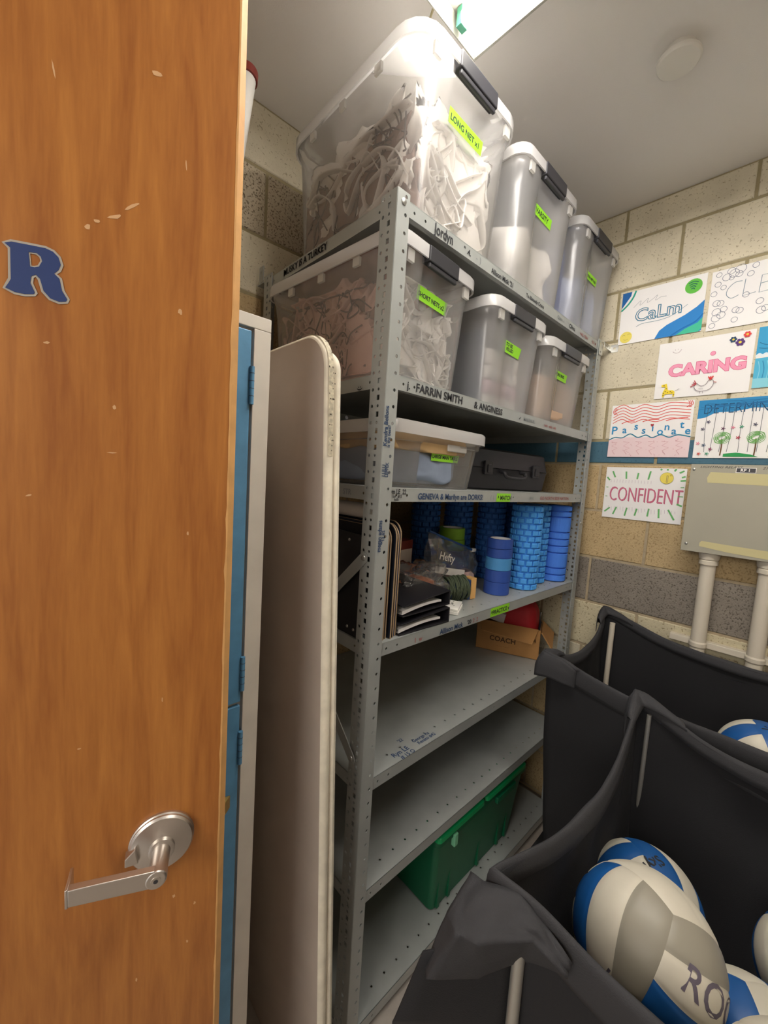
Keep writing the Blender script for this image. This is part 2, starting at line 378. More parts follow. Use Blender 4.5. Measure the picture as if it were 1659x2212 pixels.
b.flat([R1, H1], mat('sticker_blue', '2b3f74', 0.45), MD, 0.0003, 0.0011)
tag(b.build('letter_sticker'), 'blue letter R sticker with grey outline on the orange wooden door', 'sticker')
# handle
hd = bpy.data.objects.new('door_handle', None); COL.objects.link(hd); hd.parent = door; hd.empty_display_size = 0.03
MH = MDL @ Matrix.Translation((0.0025, 0.976, 0))
b = MB(); b.lathe([(0.0445, 0.0), (0.0445, 0.004), (0.043, 0.0055), (0.043, 0.0085), (0.0435, 0.009), (0.041, 0.012), (0.024, 0.0165), (0.0175, 0.018), (0.0175, 0.024), (0.014, 0.0255)], 48, SATIN, MH); b.build('rosette', hd, smooth=True, angle=30)
b = MB(); b.lathe([(0.0125, 0.018), (0.0125, 0.055), (0.0135, 0.066), (0.0135, 0.0725), (0.012, 0.0745)], 28, SATIN, MH @ Matrix(((1, 0, -.10, .002), (0, 1, .09, -.002), (0, 0, 1, 0), (0, 0, 0, 1))))
lv = []
for t in [i / 12 for i in range(13)]:
    x = -0.0065 - 0.096 * t; y = 0.006 + 0.015 * t; hz = 0.0125 - 0.001 * t; zt = 0.0735; zk = 0.063 - 0.0 * t
    lv.append([(x, y - hz, zk), (x, y + hz, zk), (x, y + hz, zt), (x, y - hz, zt)])
b.loft(lv, SATIN, True, True, MH)
b.box((-0.1055, 0.008, 0.040), (-0.1020, 0.034, 0.0735), SATIN, MH)
b.build('lever', hd, smooth=True, bevel=0.001, angle=30)
MHK = MH @ Matrix.Translation((-.0055, .0046, 0))
b = MB(); b.lathe([(0.0062, 0.0744), (0.0062, 0.0752), (0.0045, 0.0754)], 20, SATIN, MHK); b.lathe([(0.003, 0.0756), (0.002, 0.0757)], 12, LATCH, MHK); b.build('keyhole', hd, smooth=True)
b = MB(); b.prism([(-0.047, -0.012), (-0.030, -0.012), (-0.034, 0.012), (-0.047, 0.0)], 0.004, 0.02, SATIN, MH); b.build('thumb_turn', hd, bevel=0.001)
b = MB(); b.prism([(0.092, -0.012), (0.092, -0.030), (0.104, -0.030)], 0.967, 0.990, mat('brass', 'c9ab6a', 0.35, 1.0), MDL @ Matrix(((1, 0, 0, 0), (0, 0, 1, 0), (0, 1, 0, 0), (0, 0, 0, 1)))); b.build('latch_bolt', door, bevel=0.001)

# ------------------------------------------------------------------ locker
BLUEL = mat('locker_blue', '639cc4', 0.38, 0.1, var=0.10, vscale=25)
CREAM = mat('locker_cream', 'e2dcd0', 0.5, var=0.05, vscale=15)
LX1 = -0.252; LY = 0.06; LZ = 1.836
lk = thing('metal_locker', 'two-tier blue metal locker in a cream frame between the wooden door and the leaning tables', 'locker', (-0.42, 0.25, 0))
MLK = Matrix.Translation(-V(lk.location))
b = MB(); b.box((LX1 - 0.34, LY + 0.012, 0.0), (LX1 - 0.001, 0.5, LZ - 0.001), CREAM, MLK)
b.box((LX1 - 0.34, LY, LZ - 0.024), (LX1, LY + 0.012, LZ), CREAM, MLK); b.box((LX1 - 0.034, LY, 0.0), (LX1, LY + 0.012, LZ - 0.0245), CREAM, MLK)
b.box((LX1 - 0.34, LY, 0.0), (LX1 - 0.306, LY + 0.012, LZ - 0.0245), CREAM, MLK); b.build('frame', lk, bevel=0.0012)
for z0, z1 in ((1.078, LZ - 0.03), (0.09, 1.070)):
    b = MB(); b.box((LX1 - 0.303, LY + 0.001, z0), (LX1 - 0.0385, LY + 0.011, z1), BLUEL, MLK)
    dd = b.build('locker_door', lk, bevel=0.0015)
    for hz in ((z0 + 0.06, z1 - 0.10) if z0 > 1 else (z0 + 0.1, z1 - 0.09)):
        h = MB(); h.tube([(LX1 - 0.037, LY - 0.002, hz - 0.035), (LX1 - 0.037, LY - 0.002, hz + 0.035)], 0.0045, BLUEL, 10, M=MLK)
        for q in (-.02, -.006, .008, .022): h.tube([(LX1 - 0.037, LY - 0.002, hz + q), (LX1 - 0.037, LY - 0.002, hz + q + 0.0008)], 0.0048, LATCH, 10, M=MLK)
        h.build('hinge', dd, smooth=True)
# capped tube standing on the locker
tb = thing('capped_mailing_tube', 'white mailing tube with red cap standing in the corner on top of the locker', 'tube', (-0.150, 0.45, LZ))
b = MB(); b.tube([(-0.130, -0.10, 0), (-0.003, 0.0, 0.735)], 0.024, mat('tube_white', 'd9d5cc', 0.6), 24); b.build('tube_body', tb, smooth=True)
b = MB(); b.tube([(-0.004, -0.001, 0.730), (-0.0015, 0.0015, 0.752)], 0.0285, mat('cap_red', '7c2f24', 0.5), 24); b.build('end_cap', tb, smooth=True)

# ------------------------------------------------------------------ leaning tables
TBL = mat('table_laminate', 'c4b5a8', 0.5, var=0.05, vscale=9, bump=0.2, bscale=120)
TBE = mat('table_edge', 'f0e8d4', 0.6, var=0.10, vscale=30)
def table(name, label, x, t, y0, y1, H, rad, lean, worn):
    o = thing(name, label, 'folding table', (x, (y0 + y1) / 2, 0), 0, None)
    yc = (y0 + y1) / 2; sh = Matrix.Identity(4); sh[0][2] = lean; sh[1][2] = 0.032
    Mx = sh @ Matrix(((0, 0, 1, 0), (1, 0, 0, 0), (0, 1, 0, 0), (0, 0, 0, 1)))
    out = rrect(y0 - yc, y1 - yc, 0, H, rad, 10)
    def inset(d): return rrect(y0 - yc + d, y1 - yc - d, d, H - d, rad - d * 0.8, 10)
    b = MB(); b.loft([[(p[0], p[1], q) for p in inset(e)] for q, e in ((0.0, 0.008), (0.0012, 0.0045), (0.006, 0.0008), (0.010, 0), (t - 0.008, 0), (t - 0.001, 0.003), (t, 0.006))], TBE, False, False, Mx)
    b.add([(p[0], p[1], 0.0) for p in inset(0.008)], [tuple(range(len(out)))[::-1]], TBL, Mx); b.add([(p[0], p[1], t) for p in inset(0.006)], [tuple(range(len(out)))], TBL, Mx)
    top = b.build('tabletop', o, smooth=True, angle=50)
    if worn:
        b = MB(); rr = random.Random(3); P = []
        for i in range(26):
            if i < 9: a = PI - PI / 2 * (1 - i / 8) ; P.append((y0 - yc + rad + (rad + 0.0009) * math.cos(a), H - rad + (rad + 0.0009) * math.sin(a)))
            else: P.append((y0 - yc - 0.0009, H - rad - 0.010 * (i - 8)))
        TAPE = mat('worn_edge_strip', 'c9c0a8', 0.7, var=0.35, vscale=120)
        vs = []; fs = []
        for i, p in enumerate(P):
            vs += [(p[0], p[1], 0.005 + rr.uniform(0, .0012)), (p[0], p[1], t - 0.003 - rr.uniform(0, .0015))]
            if i: fs.append((2 * i - 2, 2 * i - 1, 2 * i + 1, 2 * i))
        b.add(vs, fs, TAPE, Mx)
        SP = mat('edge_grime', '4d463c', 0.8)
        for k in range(34):
            i = rr.randrange(1, 25); p = P[i]; q = P[i - 1]; zc_ = rr.choice([rr.uniform(.006, .02), t - rr.uniform(.004, .008)]); s_ = rr.uniform(.0006, .0018)
            nx = -0.0004
            b.add([(p[0] + nx, p[1], zc_ - s_), (p[0] + nx, p[1], zc_ + s_), (p[0] + (q[0] - p[0]) * .25 + nx, p[1] + (q[1] - p[1]) * .25, zc_ + s_ * .7), (p[0] + (q[0] - p[0]) * .25 + nx, p[1] + (q[1] - p[1]) * .25, zc_ - s_ * .5)], [(0, 1, 2, 3)], SP, Mx)
        b.build('edge_strip', o)
        b = MB(); b.lathe([(0.0035, 0), (0.003, 0.0012)], 12, LATCH, Matrix.Translation((lean * 1.66 + t * .45, y0 - yc - 0.001, 1.655)) @ Matrix.Rotation(PI / 2, 4, 'X')); b.build('screw', o)
    return o
table('folding_table', 'off-white folding table leaning upright beside the locker, its edge strip worn', -0.136, 0.021, -0.077, 0.59, 1.829, 0.075, -0.023, True)
table('folding_table', 'cream folding table behind the worn one, only its clean edge showing', -0.1135, 0.018, -0.073, 0.58, 1.798, 0.045, -0.023, False)

# ------------------------------------------------------------------ shelving unit
W = 1.22; D = 0.625; PH = 2.178; FL = 0.038; LIP = 0.033; T = 0.0022
ZS = [2.167, 1.787, 1.524, 1.139, 0.783, 0.465, 0.059]
unit = thing('metal_shelving_unit', 'grey steel slotted-angle shelving unit with seven shelves covered in marker writing', 'shelving')
ML = frame((0, 0, 0), (1, 0, 0), (0, 0, 1))       # front lip, out = -y
MS = frame((0, 0, 0), (0, -1, 0), (0, 0, 1))      # left side seen from -x, out = -x
def hole(x, y, r=0.0042, n=8): return circ(x, y, r, n)
def sq(x, y, a=0.0048): return [(x - a, y - a * 1.25), (x + a, y - a * 1.25), (x + a, y + a * 1.25), (x - a, y + a * 1.25)]
zs_ = [0.03 + 0.038 * i for i in range(57)]
def flange_front(): return [rrect(0, FL, 0, PH, 0.002, 2)] + [hole(FL * 0.70, z + 0.01) for z in zs_]
def flange_side(): return [rrect(0, FL + 0.015, 0, PH, 0.002, 2)] + [hole(0.0435, z + 0.01) for z in zs_] + [hole(0.0235, z + 0.01, 0.0036) for z in zs_] + [sq(0.0235, z - 0.009) for z in zs_ if z > 0.02]
posts = []
for (px, py, sx, sy) in ((0, 0, 1, 1), (W, 0, -1, 1), (0, D, 1, -1), (W, D, -1, -1)):
    b = MB()
    M1 = frame((px, py, 0), (sx, 0, 0), (0, 0, 1)); b.flat(flange_front(), STEEL, M1, T, 0)
    M2 = frame((px, py, 0), (0, sy, 0), (0, 0, 1)); b.flat(flange_side(), STEEL, M2, T, 0)
    posts.append(b.build('post', unit))
shelves = []
for si, z in enumerate(ZS):
    b = MB(); MT = frame((0, 0, z), (1, 0, 0), (0, 1, 0)); g = T
    outl = rrect(g, W - g, g, D - g, 0.003, 2); hs = []
    for k in range(22):
        for yy in (0.044, D - 0.044): hs.append(hole(0.077 + 0.0513 * k, yy, 0.0034, 8))
    b.flat([outl] + hs, STEEL, MT, 0.0014, -0.0007)
    # lips: outer skins with bolt holes near the ends, rolled bottom edge
    lh = [hole(x, -0.017, 0.0034, 8) for x in (0.058, 0.096, W - 0.058, W - 0.096, 0.019, W - 0.019)] + [hole(W / 2, -0.017, 0.0028, 8)]
    lo = rrect(g, W - g, -LIP, 0, 0.0012, 2)
    b.flat([lo] + lh, STEEL, frame((0, g + 0.0009, z), (1, 0, 0), (0, 0, 1)), 0.0012)
    b.flat([lo] + lh, STEEL, frame((0, D - g - 0.0009, z), (1, 0, 0), (0, 0, 1)), 0.0012)
    so = rrect(g, D - g, -LIP, 0, 0.0012, 2); sh_ = [hole(x, -0.017, 0.0034, 8) for x in (0.06, D - 0.06)]
    b.flat([so] + sh_, STEEL, frame((g + 0.0009, 0, z), (0, 1, 0), (0, 0, 1)), 0.0012)
    b.flat([so] + sh_, STEEL, frame((W - g - 0.0009, 0, z), (0, 1, 0), (0, 0, 1)), 0.0012)
    b.box((g, g + 0.001, z - LIP), (W - g, 0.016, z - LIP + 0.001), STEEL); b.box((g, D - 0.016, z - LIP), (W - g, D - g - 0.001, z - LIP + 0.001), STEEL)
    shelves.append(b.build('shelf', unit))
def writing(par, M, items, dz=0.0012, name='marker_writing'):
    for t, x, y, size, mt, kw in items:
        b = MB(); kw.setdefault('offset', size * .022); b.text(t, size, mt, M, x, y, dz=dz, **kw); b.build(name, par)
YL = -0.0021
MLP = frame((0, 0.0025, 0), (1, 0, 0), (0, 0, 1))
writing(shelves[0], MLP, [('Jordyn', .128, 2.139, .034, MARK, dict(sx=.8)), ("'' .4.", .245, 2.143, .02, MARK, {}), ('-  )', .30, 2.143, .02, MARKG, {}),
    ("Allison Mick '21", .375, 2.140, .019, MARK, {}), ('To Kennedy Crone', .575, 2.142, .016, MARK, dict(sx=.95)), ('Quinn  v', .80, 2.145, .016, MARKG, {}), ('Olivia', .90, 2.141, .022, MARK, {}), ('HAIL YEAH', 1.0, 2.143, .016, MARKR, {}), ('GO 14', 1.12, 2.143, .016, MARKR, {})])
writing(shelves[0], frame((0.0021, 0, 0), (0, -1, 0), (0, 0, 1)), [('MUSKY IS A TURKEY', -0.50, 2.143, .026, MARKG, dict(sx=.98)), ('MUSKY IS A TURKEY', -0.4995, 2.1435, .026, MARK, dict(sx=.98))])
writing(shelves[1], MLP, [('FARRIN SMITH', .10, 1.761, .028, MARK, dict(sx=1.05, offset=.0006)), ('& ANGINESS', .345, 1.761, .026, MARK, dict(sx=1.05)), ('.', .60, 1.765, .03, MARK, {}), ('MARTHUR', .63, 1.764, .016, MARKG, {}), ('hsdc  vaska  aiah', .78, 1.764, .014, MARKR, {}), ('j.', .07, 1.762, .025, MARK, {})])
writing(shelves[2], MLP, [('Rym LE  22', .028, 1.510, .017, MARK, dict(sx=.8)), ('luv   #15', .045, 1.501, .011, MARK, dict(sx=.8)), ('balls', .05, 1.494, .009, MARK, {}), ('GENEVA & Marilyn are DORKS!', .135, 1.498, .022, MARKB, dict(sx=1.0)), ('{  |', .47, 1.5, .016, MARKG, {}), ('SVHS', .72, 1.5, .014, MARKG, {}), ('GO NORTH SIDE NATION', .80, 1.5, .017, MARKR, dict(sx=1.25))])
writing(shelves[3], MLP, [('Allison Mick', .268, 1.110, .022, MARKB, {}), ("'20", .40, 1.112, .018, MARK, {}), ('2  2', .43, 1.112, .018, MARKR, {}), ('1  w', .16, 1.112, .018, MARKR, {})])
MT5 = frame((0, 0, 0.783), (1, 0, 0), (0, 1, 0))
writing(shelves[4], MT5, [('Ryn LE', .135, 0.022, .022, MARKB, {}), ('# 15 O', .150, 0.004, .018, MARKB, {}), ("'22", .19, 0.058, .016, MARKB, {}), ('George Ra', .225, 0.032, .016, MARKB, {}), ('Renato #42', .232, 0.017, .016, MARKB, {})], dz=0.0006)
writing(shelves[1], frame((0.0021, 0, 0), (0, -1, 0), (0, 0, 1)), [(':)', -0.10, 1.765, .02, MARK, dict(rot=-PI / 2))])
writing(shelves[2], frame((0.0021, 0, 0), (0, -1, 0), (0, 0, 1)), [('STR', -0.14, 1.5, .02, MARKG, {})])
MPF = frame((0, -0.0011, 0), (1, 0, 0), (0, 0, 1))
writing(posts[0], MPF, [('Kendra Bellons', .012, 1.620, .0165, MARKB, dict(rot=PI / 2, sx=.9)), ('is the best!!', .022, 1.618, .0135, MARKB, dict(rot=PI / 2, sx=.8)), ('LULU', .0125, 1.550, .0145, MARKB, dict(rot=PI / 2, sx=.8)), ('LEPPEK', .022, 1.549, .0135, MARKB, dict(rot=PI / 2, sx=.8)),
    ('megan adams', .013, 1.372, .0175, MARKB, dict(rot=PI / 2, sx=.8)), ("'13 #2", .023, 1.395, .0125, MARKB, dict(rot=PI / 2, sx=.9))], dz=0.0008)
def tapelabel(par, M, x0, y0, x1, y1, lines, name='tape_label', size=0.016, slant=0.0, cut=0.004, lab=None, mk=None):
    b = MB(); b.flat([[(x0, y0), (x1 - cut, y0 + slant), (x1, y1 + slant), (x0 + cut * 0.5, y1)]], GREEN, M, 0.0003, 0.0008)
    for t, tx, ty, s_ in lines: b.text(t, s_, mk or MARK, M, tx, ty, dz=0.0014, rot=math.atan2(slant, x1 - x0), offset=0.00045)
    o = b.build(name, par); o['label'] = lab or 'bright green tape label'; return o
tapelabel(shelves[2], MLP, .505, 1.492, .592, 1.519, [('^ MATCH', .511, 1.498, .020)])
tapelabel(shelves[3], MLP, .530, 1.108, .650, 1.137, [('^PRACTICE v', .533, 1.115, .020)])
def brace(a, b_, name='cross_brace'):
    mb = MB(); a = V(a); b_ = V(b_); d = (b_ - a); L = d.length
    M_ = frame(a, d, d.cross(V((1, 0, 0))) if abs(d.x) < 0.01 else d.cross(V((0, 1, 0))))
    mb.prism([(-0.014, 0)] + [(-0.012 * math.cos(t), 0.014 * math.sin(t)) for t in (0.6, 1.2)] + [(0, 0.014), (L, 0.014), (L + 0.012, 0), (L, -0.014), (0, -0.014)][0:5] + [(-0.01, -0.010)], -0.0012, 0.0012, STEEL, M_)
    o = mb.build(name, unit)
    for p in (a, b_):
        q = MB(); q.lathe([(0.0075, 0), (0.0068, 0.002), (0.0035, 0.0035)], 16, STEELD, frame(p, (0, -1, 0), (0, 0, 1)) @ Matrix.Translation((0, 0, 0.0015))); q.build('bolt', o, smooth=True)
    return o
brace((-0.003, 0.038, 1.352), (-0.003, D - 0.04, 0.84)); brace((-0.006, 0.038, 0.838), (-0.006, D - 0.04, 1.352))
for xx, zz_ in ((0.019, 2.155), (W - 0.019, 1.40)):
    b = MB(); b.lathe([(0.0075, 0), (0.007, 0.002), (0.004, 0.0035)], 16, STEELD, frame((xx, -0.0012, zz_), (1, 0, 0), (0, 0, 1))); b.build('bolt', unit, smooth=True)
# wall brackets
b = MB(); b.flat([rrect(0, 0.075, 0, 0.026, 0.003, 2), hole(0.06, 0.013, 0.0045), hole(0.02, 0.013, .003), hole(.035, .013, .003)], STEELD, frame((WX - 0.078, -0.012, 2.150), (1, 0, 0), (0, 0.25, 1)), 0.002)
b.flat([rrect(0, 0.03, 0, 0.032, 0.003, 2), hole(0.015, 0.016, 0.005)], STEELD, frame((WX - 0.0012, -0.010, 2.146), (0, -1, 0), (0, 0, 1)), 0.002)
b.flat([rrect(0, 0.03, 0, 0.05, 0.003, 2), hole(0.015, 0.013, 0.004)], STEELD, frame((W - 0.03, -0.004, 2.115), (1, 0, 0), (0, 0, 1)), 0.002); b.build('wall_bracket', unit)
b = MB(); b.flat([rrect(0, 0.03, 0, 0.05, 0.003, 2), hole(0.015, 0.03, 0.005)], STEEL, frame((-0.004, D + 0.03, 2.165), (0, -1, 0), (0, 0, 1)), 0.002)
b.box((-0.005, D, 2.16), (0.03, D + 0.042, 2.163), STEEL); b.build('wall_bracket', unit)

# ------------------------------------------------------------------ storage bins
def rloop(x0, x1, y0, y1, r, z, notch=0.0, n=5):
    """rounded rectangle, optional recessed centre panel in the front (y0) side; constant vertex count"""
    w_ = x1 - x0; pts = []
    a, c = x0 + 0.30 * w_, x0 + 0.70 * w_
    pts += [(a - 0.002, y0), (a + 0.012, y0 + notch), (c - 0.012, y0 + notch), (c + 0.002, y0)]
    for cx, cy, a0 in ((x1 - r, y0 + r, -PI / 2), (x1 - r, y1 - r, 0), (x0 + r, y1 - r, PI / 2), (x0 + r, y0 + r, PI)):
        for i in range(n + 1):
            t = a0 + PI / 2 * i / n; pts.append((cx + r * math.cos(t), cy + r * math.sin(t)))
    return [(p[0], p[1], z) for p in pts]
HB = {}
def make_bin(label, x, y, z, w_, d, h, yaw=0.0, taper=0.022, lid=True, latch=True, plast=None, rad=0.045, group=None):
    """w_, d: size at the rim; origin at the front-left rim corner, base at z"""
    o = thing('storage_bin', label, 'storage bin', (x, y, z), yaw, group)
    HB[o.name] = h; b = MB(); P = plast or BIN; s_ = 0.014; L = []
    for zz_, t, nt in ((0.004, 1.0, 0.0), (0.0, 1.0, 0.0), (0.004, 0.97, 0.010), (h * 0.35, 0.62, 0.012), (h * 0.72, 0.27, 0.013), (h - 0.052, 0.05, 0.012), (h - 0.048, -0.05, 0.010), (h - 0.030, -0.06, 0.004)):
        q = s_ + taper * t; L.append(rloop(q, w_ - q, q, d - q, rad * (0.9 - 0.2 * t), zz_, nt))
    b.loft(L[1:], P, True, False); b.build('body', o, smooth=True, angle=50)
    b = MB()
    if lid:
        M3 = [(h - 0.034, 0.004), (h - 0.034, 0.0), (h - 0.006, 0.0), (h, 0.004), (h, 0.016), (h - 0.012, 0.024), (h - 0.012, 0.06)]
        b.loft([rloop(q, w_ - q, q, d - q, rad, zz_) for zz_, q in M3], LID, False, True)
        b.build('lid', o, smooth=True, angle=50)
    else:
        M3 = [(h - 0.012, 0.012), (h - 0.018, 0.0), (h - 0.004, 0.0), (h, 0.003), (h, 0.014), (h - 0.03, 0.016)]
        b.loft([rloop(q, w_ - q, q, d - q, rad, zz_) for zz_, q in M3], RIM, False, False)
        b.build('rim', o, smooth=True, angle=50)
    if latch:
        b = MB(); a, c = w_ * 0.32, w_ * 0.68
        b.box((a, -0.004, h - 0.040), (c, 0.022, h - 0.003), LATCH); b.box((a + 0.004, -0.001, h - 0.052), (c - 0.004, 0.008, h - 0.040), LATCH)
        for k in range(5): b.box((a + 0.02 + k * (c - a - 0.04) / 4.4, 0.004, h - 0.003), (a + 0.026 + k * (c - a - 0.04) / 4.4, 0.016, h + 0.003), LATCH)
        b.build('latch', o, bevel=0.003)
        # small clip tabs under the rim
        for fx in (0.16, 0.84): b = MB(); b.box((w_ * fx - 0.012, 0.006, h - 0.062), (w_ * fx + 0.012, 0.014, h - 0.034), RIM); b.build('rim_tab', o, bevel=0.001)
        for fy in (0.25, 0.5, 0.75): b = MB(); b.box((0.004, d * fy - 0.012, h - 0.055), (0.012, d * fy + 0.012, h - 0.034), RIM); b.build('rim_tab', o, bevel=0.001)
    return o
def front_label(o, w_, x0, x1, z0, z1, lines, slant=0.0, cut=0.004, notch=0.013):
    h = 0.35; sl = .0070 / (.37 * HB[o.name])
    return tapelabel(o, frame((0, .0396 + .35 * HB[o.name] * sl - .0022, 0), (1, 0, 0), (0, -sl, 1)), x0, z0, x1, z1, lines, slant=slant, cut=cut)
B1 = make_bin('large clear bin labelled LONG NET x1 on the top shelf above the front post', .018, -.018, 2.168, .430, .56, .382, rad=.075)
B2 = make_bin('clear bin labelled VARSITY in the middle of the top shelf, stuffed with white fabric', .462, -.020, 2.168, .392, .56, .372, plast=BINM)
B3 = make_bin('clear bin at the far end of the top shelf beside the block wall, bluish contents', .884, -.024, 2.168, .392, .56, .365, plast=BINM)
B4 = make_bin('clear bin labelled SHORT NETS x2 behind the front post on the second shelf', .006, -.003, 1.788, .352, .56, .324, math.radians(4.0))
B5 = make_bin('clear bin labelled TO BE FILLED in the middle of the second shelf', .390, -.008, 1.788, .350, .56, .308, plast=BINM)
B6 = make_bin('clear bin with beige contents at the wall end of the second shelf', .750, -.006, 1.788, .385, .56, .290, plast=BINM)
front_label(B1, .43, .143, .286, .245, .280, [('LONG NET x1', .150, .2545, .0195)], slant=-.004)
front_label(B2, .392, .132, .248, .236, .268, [('VARSITY', .140, .244, .022)], slant=-.004)
front_label(B3, .392, .131, .236, .196, .224, [('EXTRA NET PAD', .134, .204, .0125)], slant=-.002)
front_label(B4, .352, .112, .240, .206, .240, [('SHORT NETS x2', .117, .2155, .0155)], slant=-.004)
front_label(B5, .350, .108, .222, .176, .211, [('TO BE', .128, .196, .014), ('FILLED', .132, .182, .014)], slant=-.006, cut=.012)
front_label(B6, .385, .122, .225, .170, .200, [('MORE BINS', .125, .182, .0145)], slant=-.003)

def crumple(center, half, seed, mt, name, label, cat, amp=0.25, freq=9, res=34, parent=None, power=4, flatb=True, fold=0.6, M=None):
    """bunched cloth: a cube-sphere pushed into a soft block with ridged folds"""
    b = MB(); sd = V((seed * 3.1, seed * 1.7, seed * 2.3)); c = V(center); hx, hy, hz = half
    for ax in range(3):
        for sg in (1, -1):
            def fn(u, v, ax=ax, sg=sg):
                p = [0, 0, 0]; p[ax] = sg; p[(ax + 1) % 3] = (2 * u - 1) * sg; p[(ax + 2) % 3] = 2 * v - 1
                p = V(p); l = (abs(p.x) ** power + abs(p.y) ** power + abs(p.z) ** power) ** (1 / power); d = p / l
                q = V((d.x * hx, d.y * hy, d.z * hz))
                w1 = noise.noise_vector(q * freq * 0.5 + sd) * 0.7
                n1 = 1 - abs(noise.noise(q * freq + sd + w1 * 2)) * 2.2; n2 = 1 - abs(noise.noise(q * freq * 2.3 + sd * 2 + w1 * 3)) * 2
                k = 1 - amp * fold * .55 + amp * (n1 * 0.75 + n2 * 0.35)
                r = V((q.x * k, q.y * k, q.z * k))
                if flatb and r.z < -hz * 0.93: r.z = -hz * 0.93
                r.x = max(-hx * 1.02, min(hx * 1.02, r.x)); r.y = max(-hy * 1.02, min(hy * 1.02, r.y))
                return c + r
            b.grid(fn, res, res, mt, M=M)
    o = b.build(name, parent, smooth=True, angle=180)
    # weld seams of the six patches
    q = o.modifiers.new('weld', 'WELD'); q.merge_threshold = 0.0008
    if label: tag(o, label, cat)
    return o
def wander(seed, p0, box, n=9, step=0.06):
    r_ = random.Random(seed); p = V(p0); d = V((r_.uniform(-1, 1), r_.uniform(-1, 1), r_.uniform(-1, 1))); pts = [tuple(p)]
    for i in range(n):
        d = (d * 0.5 + V((r_.gauss(0, 1), r_.gauss(0, 1), r_.gauss(0, 1))).normalized()).normalized(); p = p + d * step
        p = V([max(box[0][k], min(box[1][k], p[k])) for k in range(3)]); pts.append(tuple(p))
    return smoothpts(pts, 7)
def cords(parent, name, boxes, cnt, r, mt, seed, n=9, step=0.06, flat=1.0, M=None):
    b = MB(); rr = random.Random(seed)
    for i in range(cnt):
        bx = boxes[i % len(boxes)]; p0 = [rr.uniform(bx[0][k], bx[1][k]) for k in range(3)]
        b.tube(wander(seed * 100 + i, p0, bx, n, step), r, mt, 6, flat, M=M)
    return b.build(name, parent, smooth=True, angle=180)
# contents, top shelf
M1_ = Matrix.Translation((.018, -.018, 2.168)); M4_ = Matrix.Translation((.006, -.003, 1.788)) @ Matrix.Rotation(math.radians(4), 4, 'Z')
NETSHD = mat('net_shade_brown', '8a7064', 0.9, var=.25, vscale=14)  # brown shading of the net folds, put into the colour
n1 = crumple((.215, .285, .142), (.156, .222, .134), 1, NETW, 'volleyball_net', 'bunched white volleyball net with dark cords inside the LONG NET bin', 'net', .50, 9, 46, M=M1_, power=6)
crumple((.168, .285, .110), (.116, .218, .104), 41, NETSHD, 'net_fold_shade', None, None, .45, 11, 34, M=M1_, power=6, parent=n1)  # brown bulk pushed through the white net as shade between its folds
cords(n1, 'net_cord', [((.040, .07, .02), (.052, .44, .27)), ((.042, .10, .02), (.052, .34, .25))], 12, .0020, CORD, 5, 10, .07, M=M1_)
cords(n1, 'net_strap', [((.10, .052, .02), (.36, .064, .24))], 9, .013, NETW, 8, 9, .08, .2, M=M1_)
cords(n1, 'net_strap', [((.044, .08, .02), (.054, .48, .25))], 7, .011, NETW, 9, 9, .10, .2, M=M1_)
n2 = crumple((.655, .16, 2.270), (.135, .125, .100), 2, NETW, 'folded_knee_pads', 'white padded fabric bundle inside the VARSITY bin', 'fabric', .26, 7, 34)
n2b = crumple((.650, .42, 2.255), (.13, .10, .085), 3, mat('grey_blue_cloth', '7f8ba3', 0.85), 'folded_cloth', 'grey-blue cloth behind the white bundle in the VARSITY bin', 'fabric', .25, 7, 22)
n3 = crumple((1.10, .17, 2.275), (.135, .13, .105), 4, mat('blue_white_cloth', 'b4bdd6', 0.85, var=0.3, vscale=9), 'folded_cloth', 'pale blue cloth inside the bin at the wall end of the top shelf', 'fabric', .3, 6, 30)
n3b = MB(); n3b.lathe([(.05, 0), (.052, .004), (.052, .30), (.048, .305)], 24, mat('dark_blue_roll', '4c5f9a', 0.6), Matrix.Translation((.955, .13, 2.172)) @ Matrix.Rotation(.02, 4, 'Y')); tag(n3b.build('padding_roll', smooth=True), 'upright blue padding roll in the bin at the wall end of the top shelf', 'padding')
n4 = crumple((.176, .315, .128), (.124, .215, .124), 6, NETP, 'volleyball_net', 'pinkish bunched net with loose cords inside the SHORT NETS bin', 'net', .50, 9, 46, M=M4_, power=6)
crumple((.165, .315, .105), (.112, .205, .096), 42, NETSHD, 'net_fold_shade', None, None, .45, 12, 34, M=M4_, power=6, parent=n4)  # same brown bulk, painted shade among the pinkish folds
crumple((.176, .098, .100), (.112, .034, .096), 7, NETW, 'net_end', None, None, .5, 14, 34, M=M4_, parent=n4, power=5)
cords(n4, 'net_cord', [((.040, .12, .02), (.050, .48, .24))], 10, .0020, CORD, 15, 9, .06, M=M4_)
cords(n4, 'net_strap', [((.042, .10, .02), (.052, .50, .26))], 14, .009, NETP, 29, 9, .08, .2, M=M4_)
cords(n4, 'net_strap', [((.075, .052, .02), (.29, .068, .25))], 18, .011, NETW, 28, 9, .06, .18, M=M4_)
n5 = MB()
for k, (z0, z1, cc) in enumerate([(0, .04, 'cdc9c4'), (.04, .085, 'c9aeb6'), (.085, .13, 'd2cdc8'), (.13, .18, 'd8d2cc')]):
    n5.loft([[(x, y, z0 + .002 + q) for x, y in rrect(.47 - e, .665 + e, .052 - e, .35 + e, .02, 4)] for q, e in ((0, -.004), (.006, 0), (z1 - z0 - .01, .001), (z1 - z0 - .002, -.005))], mat('folded_' + cc, cc, .9), M=Matrix.Translation((0, 0, 1.792)))
tag(n5.build('folded_pinnies', smooth=True), 'stack of folded pale pink and grey cloth inside the TO BE FILLED bin', 'fabric')
